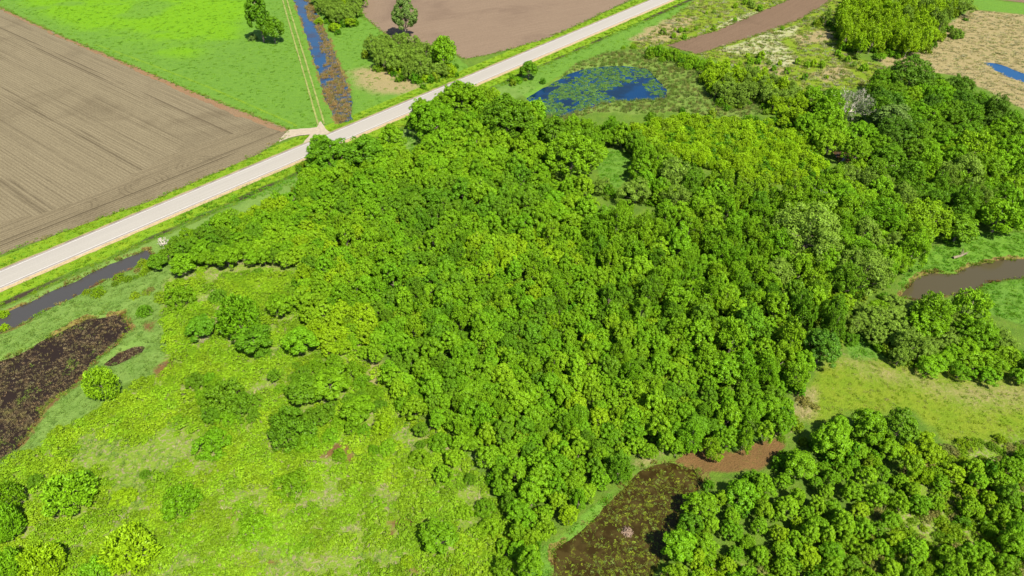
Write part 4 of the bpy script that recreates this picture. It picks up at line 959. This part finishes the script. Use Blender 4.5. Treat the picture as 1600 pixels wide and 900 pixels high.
def pts_in(polys, dens, zref=0., avoid=()):
    out = []
    for pl in polys:
        pp = P2(pl, zref); lo, hi = pp.min(0), pp.max(0)
        n = int((hi[0] - lo[0]) * (hi[1] - lo[1]) * dens)
        X = rng.uniform(lo[0], hi[0], n); Y = rng.uniform(lo[1], hi[1], n)
        ok = sdf(pp, X, Y) > 0
        for a in avoid: ok &= sdf(P2(a), X, Y) < 0
        out.append(np.stack([X[ok], Y[ok]], 1))
    return np.concatenate(out)
def with_z(p, dz=0.): return np.column_stack([p, ground_z(p[:, 0], p[:, 1]) + dz])
def tints(base, n, v=.15, hue=.12):
    base = np.array(base)
    if base.ndim == 2: base = base[rng.integers(0, len(base), n)]
    else: base = np.tile(base, (n, 1))
    return base * rng.uniform(1 - v, 1 + v, (n, 1)) * np.column_stack([rng.uniform(1 - hue, 1 + hue, n), np.ones(n), rng.uniform(1 - hue, 1 + hue, n)])
def sc3(n, lo, hi, zlo=.8, zhi=1.2):
    s = rng.uniform(lo, hi, n); return np.column_stack([s * rng.uniform(.85, 1.15, n), s * rng.uniform(.85, 1.15, n), s * rng.uniform(zlo, zhi, n)])
# source meshes
def tuft_mesh(name, seed, n, h, spread, wdt, lean=.5):
    r = np.random.default_rng(seed)
    a = r.uniform(0, 6.283, n); rad = spread * np.sqrt(r.random(n))
    P = np.column_stack([rad * np.cos(a), rad * np.sin(a), np.zeros(n)])
    dirv = nrm(np.column_stack([np.cos(a) * lean * r.random(n) + r.normal(size=n) * .25, np.sin(a) * lean * r.random(n) + r.normal(size=n) * .25, np.ones(n)]))
    side = nrm(np.cross(dirv, r.normal(size=(n, 3)))); hh = (h * r.uniform(.6, 1.2, n))[:, None]
    V = np.empty((n, 4, 3)); V[:, 0] = P - side * wdt; V[:, 1] = P + side * wdt; V[:, 2] = P + dirv * hh + side * wdt * .25; V[:, 3] = P + dirv * hh - side * wdt * .25
    return quads_mesh(name, V.reshape(-1, 3), n, M_SLEAF, r.random(n))
SCR = [variant(crown('scrub_clump', 7000 + i, 1.0, -.55, .75, 44, .19, .14, 1900, .9, .88, M_SLEAF, False, .3, .22)[0]) for i in range(5)]
UND = [variant(crown('understory', 7100 + i, 1.0, -.3, 1.5, 18, .34, .26, 600, .9, .74, M_SLEAF, False, .4, .25)[0]) for i in range(4)]
TUF = [variant(tuft_mesh('grass_tuft', 7200 + i, 38, .42, .5, .055, 1.6)) for i in range(4)]
REE = [variant(tuft_mesh('reed_tuft', 7300 + i, 30, 1.1, .55, .05, .7)) for i in range(4)]
STB = [variant(tuft_mesh('stubble_tuft', 7400 + i, 9, .42, .28, .045, .8)) for i in range(4)]
def pad_mesh(name, seed, n, R):
    r = np.random.default_rng(seed)
    a = r.uniform(0, 6.283, n); rad = R * np.sqrt(r.random(n))
    P = np.column_stack([rad * np.cos(a), rad * np.sin(a), r.uniform(.01, .06, n)])
    N = nrm(np.column_stack([r.normal(size=n) * .12, r.normal(size=n) * .12, np.ones(n)]))
    return quads_mesh(name, leaf_quads(P, N, .45, r, .8), n, M_SLEAF, r.random(n))
PAD = [variant(pad_mesh('floating_pad', 7500 + i, 26, .75)) for i in range(4)]

# low yellow-green scrub of the lower left
p = pts_in([SCRUB], 1.6, 0)
sed = cover_at('sedge', p[:, 0], p[:, 1])
nz = fbm(p[:, 0] * .16, p[:, 1] * .16, 91, 3); nz2 = fbm(p[:, 0] * .05, p[:, 1] * .05, 95, 2)
keep = (sed < .4) & (nz + (nz2 - .5) * .3 + (rng.random(len(p)) - .5) * .12 > .355) & (water_at(p[:, 0], p[:, 1]) < -1) & (cover_at('dry', p[:, 0], p[:, 1]) < .5) & (cover_at('mud', p[:, 0], p[:, 1]) < .25)
PL = np.array(placed)
for x, y, r_ in PL[(PL[:, 1] < 190) & (PL[:, 0] < 40)]:
    keep &= np.hypot(p[:, 0] - x, p[:, 1] - y) > r_ * 1.02
p = p[keep]; hot = nz2[keep]
# lumps keep their distance from one another, small growth fills in between
rad_ = np.where(rng.random(len(p)) < .75, rng.uniform(1.0, 2.3, len(p)), rng.uniform(.6, 1.0, len(p))); order = np.argsort(-rad_)
cell, sel = {}, []
for k in order:
    x, y, r_ = p[k, 0], p[k, 1], rad_[k]; cx, cy = int(x // 3), int(y // 3); good = True
    for dx in (-1, 0, 1):
        for dy in (-1, 0, 1):
            for (a, b_, c_) in cell.get((cx + dx, cy + dy), ()):
                if (a - x) ** 2 + (b_ - y) ** 2 < ((c_ + r_) * .52) ** 2: good = False; break
            if not good: break
        if not good: break
    if good: cell.setdefault((cx, cy), []).append((x, y, r_)); sel.append(k)
sel = np.array(sel); p, hot, rad_ = p[sel], hot[sel], rad_[sel]; n = len(p)
base = np.where((hot > .52)[:, None], np.array([.182, .300, .010]), np.array([.158, .272, .010]))
scatter('low_scrub', with_z(p, -.05), np.column_stack([rad_, rad_, rad_ * rng.uniform(.7, 1.15, n) / np.sqrt(rad_)]), base * rng.uniform(.74, 1.06, (n, 1)) * np.column_stack([rng.uniform(.86, 1.04, n), np.ones(n), np.ones(n)]), SCR, 'low bright yellow-green scrub covering the boggy ground')
q = pts_in([SCRUB], .22, 0); nq = fbm(q[:, 0] * .16, q[:, 1] * .16, 91, 3); q = q[(nq < .47) & (cover_at('sedge', q[:, 0], q[:, 1]) < .4)]
scatter('dead_stems', with_z(q, -.03), sc3(len(q), .8, 1.7, .5, 1.), tints([(.26, .22, .14), (.22, .20, .13), (.20, .21, .08)], len(q)), [variant(tuft_mesh('dead_stem_tuft', 7600 + i, 40, .5, .6, .035, 1.8)) for i in range(3)], 'greyish tan dead stems between the scrub mounds')
# scrub along the marsh and on the right
p = np.concatenate([pts_in([[(130, 455), (165, 435), (235, 408), (262, 412), (200, 440), (150, 470)], [(200, 455), (245, 450), (250, 470), (205, 468)]], .35), pts_in([SCRUBBY], .45, 0, [BROWN]), pts_in([[(1390, 570), (1400, 500), (1560, 500), (1620, 580), (1620, 590), (1480, 570)]], .12),
                    pts_in([[(1290, 640), (1240, 690), (1200, 700), (1260, 620)]], .12)])
p = p[(water_at(p[:, 0], p[:, 1]) < -.8)]
n = len(p)
scatter('scrub_patches', with_z(p, -.05), sc3(n, .7, 1.5, .8, 1.3), tints([(.115, .21, .006), (.14, .23, .006), (.09, .17, .006), (.16, .16, .04)], n), SCR, 'patchy olive scrub between the trees and along the ditch')
# understory below the trees
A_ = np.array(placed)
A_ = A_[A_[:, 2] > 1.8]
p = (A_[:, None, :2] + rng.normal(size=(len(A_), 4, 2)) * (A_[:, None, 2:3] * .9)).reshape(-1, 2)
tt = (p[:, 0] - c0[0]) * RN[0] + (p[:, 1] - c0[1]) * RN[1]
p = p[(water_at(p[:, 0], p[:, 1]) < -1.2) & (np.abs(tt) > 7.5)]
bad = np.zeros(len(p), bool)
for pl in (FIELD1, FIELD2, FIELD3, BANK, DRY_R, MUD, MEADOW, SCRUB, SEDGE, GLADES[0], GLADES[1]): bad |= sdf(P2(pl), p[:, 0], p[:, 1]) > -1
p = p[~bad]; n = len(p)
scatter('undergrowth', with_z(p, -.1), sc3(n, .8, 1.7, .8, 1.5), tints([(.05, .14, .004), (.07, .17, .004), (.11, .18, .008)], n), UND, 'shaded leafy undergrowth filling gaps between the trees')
# grasses
def grass(name, polys, dens, lo, hi, cols, label, src=TUF, avoid=(), wmax=-.3, dz=-.03, zl=.8, zh=1.2, flt=None):
    p = pts_in(polys, dens, 0, avoid); p = p[water_at(p[:, 0], p[:, 1]) < wmax]
    if flt is not None: p = p[flt(p[:, 0], p[:, 1])]
    n = len(p)
    return scatter(name, with_z(p, dz), sc3(n, lo, hi, zl, zh), tints(cols, n), src, label)
grass('sedge_grass', [SEDGE] + SEDGE_B, 2.2, .4, .85, [(.10, .178, .030), (.115, .195, .035), (.09, .162, .028)], 'short blue-green sedge around the marsh', avoid=[MARSH, LDITCH], zl=.5, zh=.9)
grass('meadow_grass', [DRY_R], .9, .35, .75, [(.135, .215, .010), (.17, .225, .015), (.21, .20, .07), (.12, .21, .010)], 'dry yellowish meadow grass beside the lower wood', zl=.6, zh=1.)
grass('straw_grass', [TAN_R], .45, .8, 1.6, [(.29, .25, .135), (.27, .235, .12), (.31, .265, .15), (.24, .24, .09)], 'straw-coloured reeds of the dry marsh', avoid=[POND2], wmax=-.2, zl=.4, zh=.8)
grass('pond_reeds', [OLIVE], .9, .5, 1.0, [(.10, .175, .028), (.12, .19, .034), (.14, .17, .045), (.16, .15, .05)], 'olive and tan reeds round the blue pond', REE, wmax=.35)
grass('bank_grass', [BANK, BANK2] + GLADES, 1.2, .6, 1.1, [(.055, .18, .006), (.07, .2, .007), (.085, .2, .008)], 'lush green grass on the river bank and in the glades', zl=.5, zh=.9)
grass('dry_tussocks', [DRYTOP], .35, .9, 1.8, [(.18, .21, .04), (.23, .215, .085), (.13, .195, .02), (.29, .28, .16)], 'dry tussocks of the pale grassland', avoid=[FIELD3])
p_road = [tuple(road_pt(s, t)[:2]) for s, t in ((-330, 5.5), (260, 5.5), (260, 12), (-330, 12))]
def strip_pts(s0, s1, t0, t1, dens):
    n = int((s1 - s0) * (t1 - t0) * dens); s = rng.uniform(s0, s1, n); t = rng.uniform(t0, t1, n)
    return np.stack([c0[0] + RD[0] * s + RN[0] * t, c0[1] + RD[1] * s + RN[1] * t], 1)
p = np.concatenate([strip_pts(-200, 160, 5.0, 11, 1.0), strip_pts(-200, 160, -9.0, -5.0, 1.0)])
ok = np.ones(len(p), bool)
for pl in (FIELD1, FIELD2, DRIVE): ok &= sdf(P2(pl), p[:, 0], p[:, 1]) < -.3
p = p[ok & (water_at(p[:, 0], p[:, 1]) < -.6)]; n = len(p)
scatter('verge_grass', with_z(p, -.03), sc3(n, .5, 1.0, .5, .9), tints([(.11, .20, .006), (.135, .215, .008), (.065, .165, .008)], n), TUF, 'yellow-green mown grass along the road verges')
grass('meadow_tussocks', [MEADOW, MEADOW2, MEADOW3], .22, .5, 1.1, [(.064, .16, .012), (.08, .185, .012), (.095, .205, .006)], 'green tussocks of the far meadow', avoid=[FIELD1, DITCH], zl=.4, zh=.7, wmax=-1.5)
# standing reeds and stubble in the water
p = pts_in([DITCH], 2.2); nz = fbm(p[:, 0] * .14, p[:, 1] * .14, 41, 3)
s_ = (p[:, 1] - px(526, 191)[1]) / (px(459, 0)[1] - px(526, 191)[1])
left = sdf(P2([(440, -60), (459, 0), (472, 37), (480, 60), (490, 90), (497, 107), (507, 107), (502, 70), (500, 65), (487, 40), (478, 10), (472, -60)]), p[:, 0], p[:, 1])
p = p[(nz > np.where(s_ > .45, .26, .44)) & (left < .3 - 1.6 * (nz > .56))]; n = len(p)
scatter('ditch_reeds', np.column_stack([p, np.full(n, WL - .1)]), sc3(n, .5, .95, .5, 1.), tints([(.24, .155, .06), (.21, .14, .05), (.175, .15, .03), (.27, .18, .08)], n), REE, 'tan and rusty reeds standing in the ditch')
p = pts_in([MARSH, MARSH2], 6.5)
for crv in ([(7, 631), (11, 644), (21, 660)], [(14, 639), (20, 649), (30, 670)], [(19, 631), (24, 642)], [(27, 639), (36, 650), (41, 660), (40, 670)], [(0, 652), (7, 662), (11, 670)], [(2, 640), (8, 650), (17, 664)], [(35, 640), (47, 655), (48, 665)], [(90, 612), (70, 625), (55, 632), (30, 640)], [(150, 510), (165, 500), (178, 505)]):
    q = resample(P2(crv), .16, False); p = np.concatenate([p, q + rng.normal(size=q.shape) * .1])
n = len(p); nz = fbm(p[:, 0] * .25, p[:, 1] * .25, 43, 3)
edge_ = sdf(P2(MARSH), p[:, 0], p[:, 1])
kk = (nz > .10 + .36 * rng.random(n)) | (edge_ < .8) | (np.arange(n) > n - 260); p, nz = p[kk], nz[kk]; n = len(p)
cc = tints([(.17, .125, .07), (.22, .165, .09), (.11, .078, .048)], n)
gr = (nz > .62) & (rng.random(n) < .7); cc[gr] = tints([(.15, .20, .04)], gr.sum())
scatter('marsh_stubble', np.column_stack([p, np.full(n, WL - .03)]), sc3(n, .45, .95, .7, 1.2), cc, STB, 'short dead stubble poking out of the dark marsh')
p = pts_in([BROWN], 17.0); nz = fbm(p[:, 0] * .3, p[:, 1] * .3, 47, 3); kk = nz > .22 + .28 * rng.random(len(p)); p = p[kk]; n = len(p)
scatter('bog_weed', np.column_stack([p, np.full(n, WL - .02)]), sc3(n, .12, .46, .6, 1.2), tints([(.10, .125, .010), (.14, .175, .016), (.075, .08, .010), (.11, .15, .03)], n, .35), PAD, 'yellow-green weed floating on the brown bog')
p = pts_in([POND], 2.2); nz = fbm(p[:, 0] * .10, p[:, 1] * .16, 53, 4); e = sdf(P2(POND), p[:, 0], p[:, 1])
open_r = sdf(P2([(975, 130), (1000, 120), (1030, 120), (1045, 150), (970, 156), (940, 150)]), p[:, 0], p[:, 1]); open_t = sdf(P2([(822, 152), (885, 112), (920, 102), (972, 98), (972, 112), (900, 118), (880, 130), (850, 150), (835, 158)]), p[:, 0], p[:, 1])
p = p[(nz > .40 + .14 * (open_r > 0) + .12 * (open_t > 0)) & (e > .6)]; n = len(p)
scatter('pond_algae', np.column_stack([p, np.full(n, WL + .0)]), sc3(n, .4, 1.0, 1, 1), tints([(.060, .135, .030), (.08, .155, .035), (.05, .11, .035)], n, .25), PAD, 'mats of green algae floating on the blue pond')
# weedy margins of the fields
rim = []
for pl in (FIELD1, FIELD2, FIELD3):
    q = resample(P2(pl), .8); rim.append(q + rng.normal(size=q.shape) * .45)
p = np.concatenate(rim); tt = (p[:, 0] - c0[0]) * RN[0] + (p[:, 1] - c0[1]) * RN[1]; p = p[(np.abs(tt) > 5.) & (np.abs(p[:, 0]) < 262) & (p[:, 1] < 355)]; n = len(p)
scatter('field_margin_weeds', np.column_stack([p, np.full(n, .03)]), sc3(n, .5, 1.2, .6, 1.1), tints([(.085, .18, .012), (.12, .19, .015), (.17, .15, .05)], n), TUF, 'weedy ragged grass along the field margins')
# rank grass along the ditch rims
rim = []
for pl in (LDITCH, MARSH, RIVER, BROWN):
    q = resample(P2(pl), .45); rim.append(q + rng.normal(size=q.shape) * .35)
p = np.concatenate(rim); wv = water_at(p[:, 0], p[:, 1]); p = p[(wv > -1.4) & (wv < .3)]; n = len(p)
scatter('bank_fringe', with_z(p, -.05), sc3(n, .6, 1.2, .7, 1.2), tints([(.17, .14, .04), (.13, .15, .02), (.10, .17, .012), (.13, .065, .025)], n), TUF, 'straw and green fringe along the water edges')
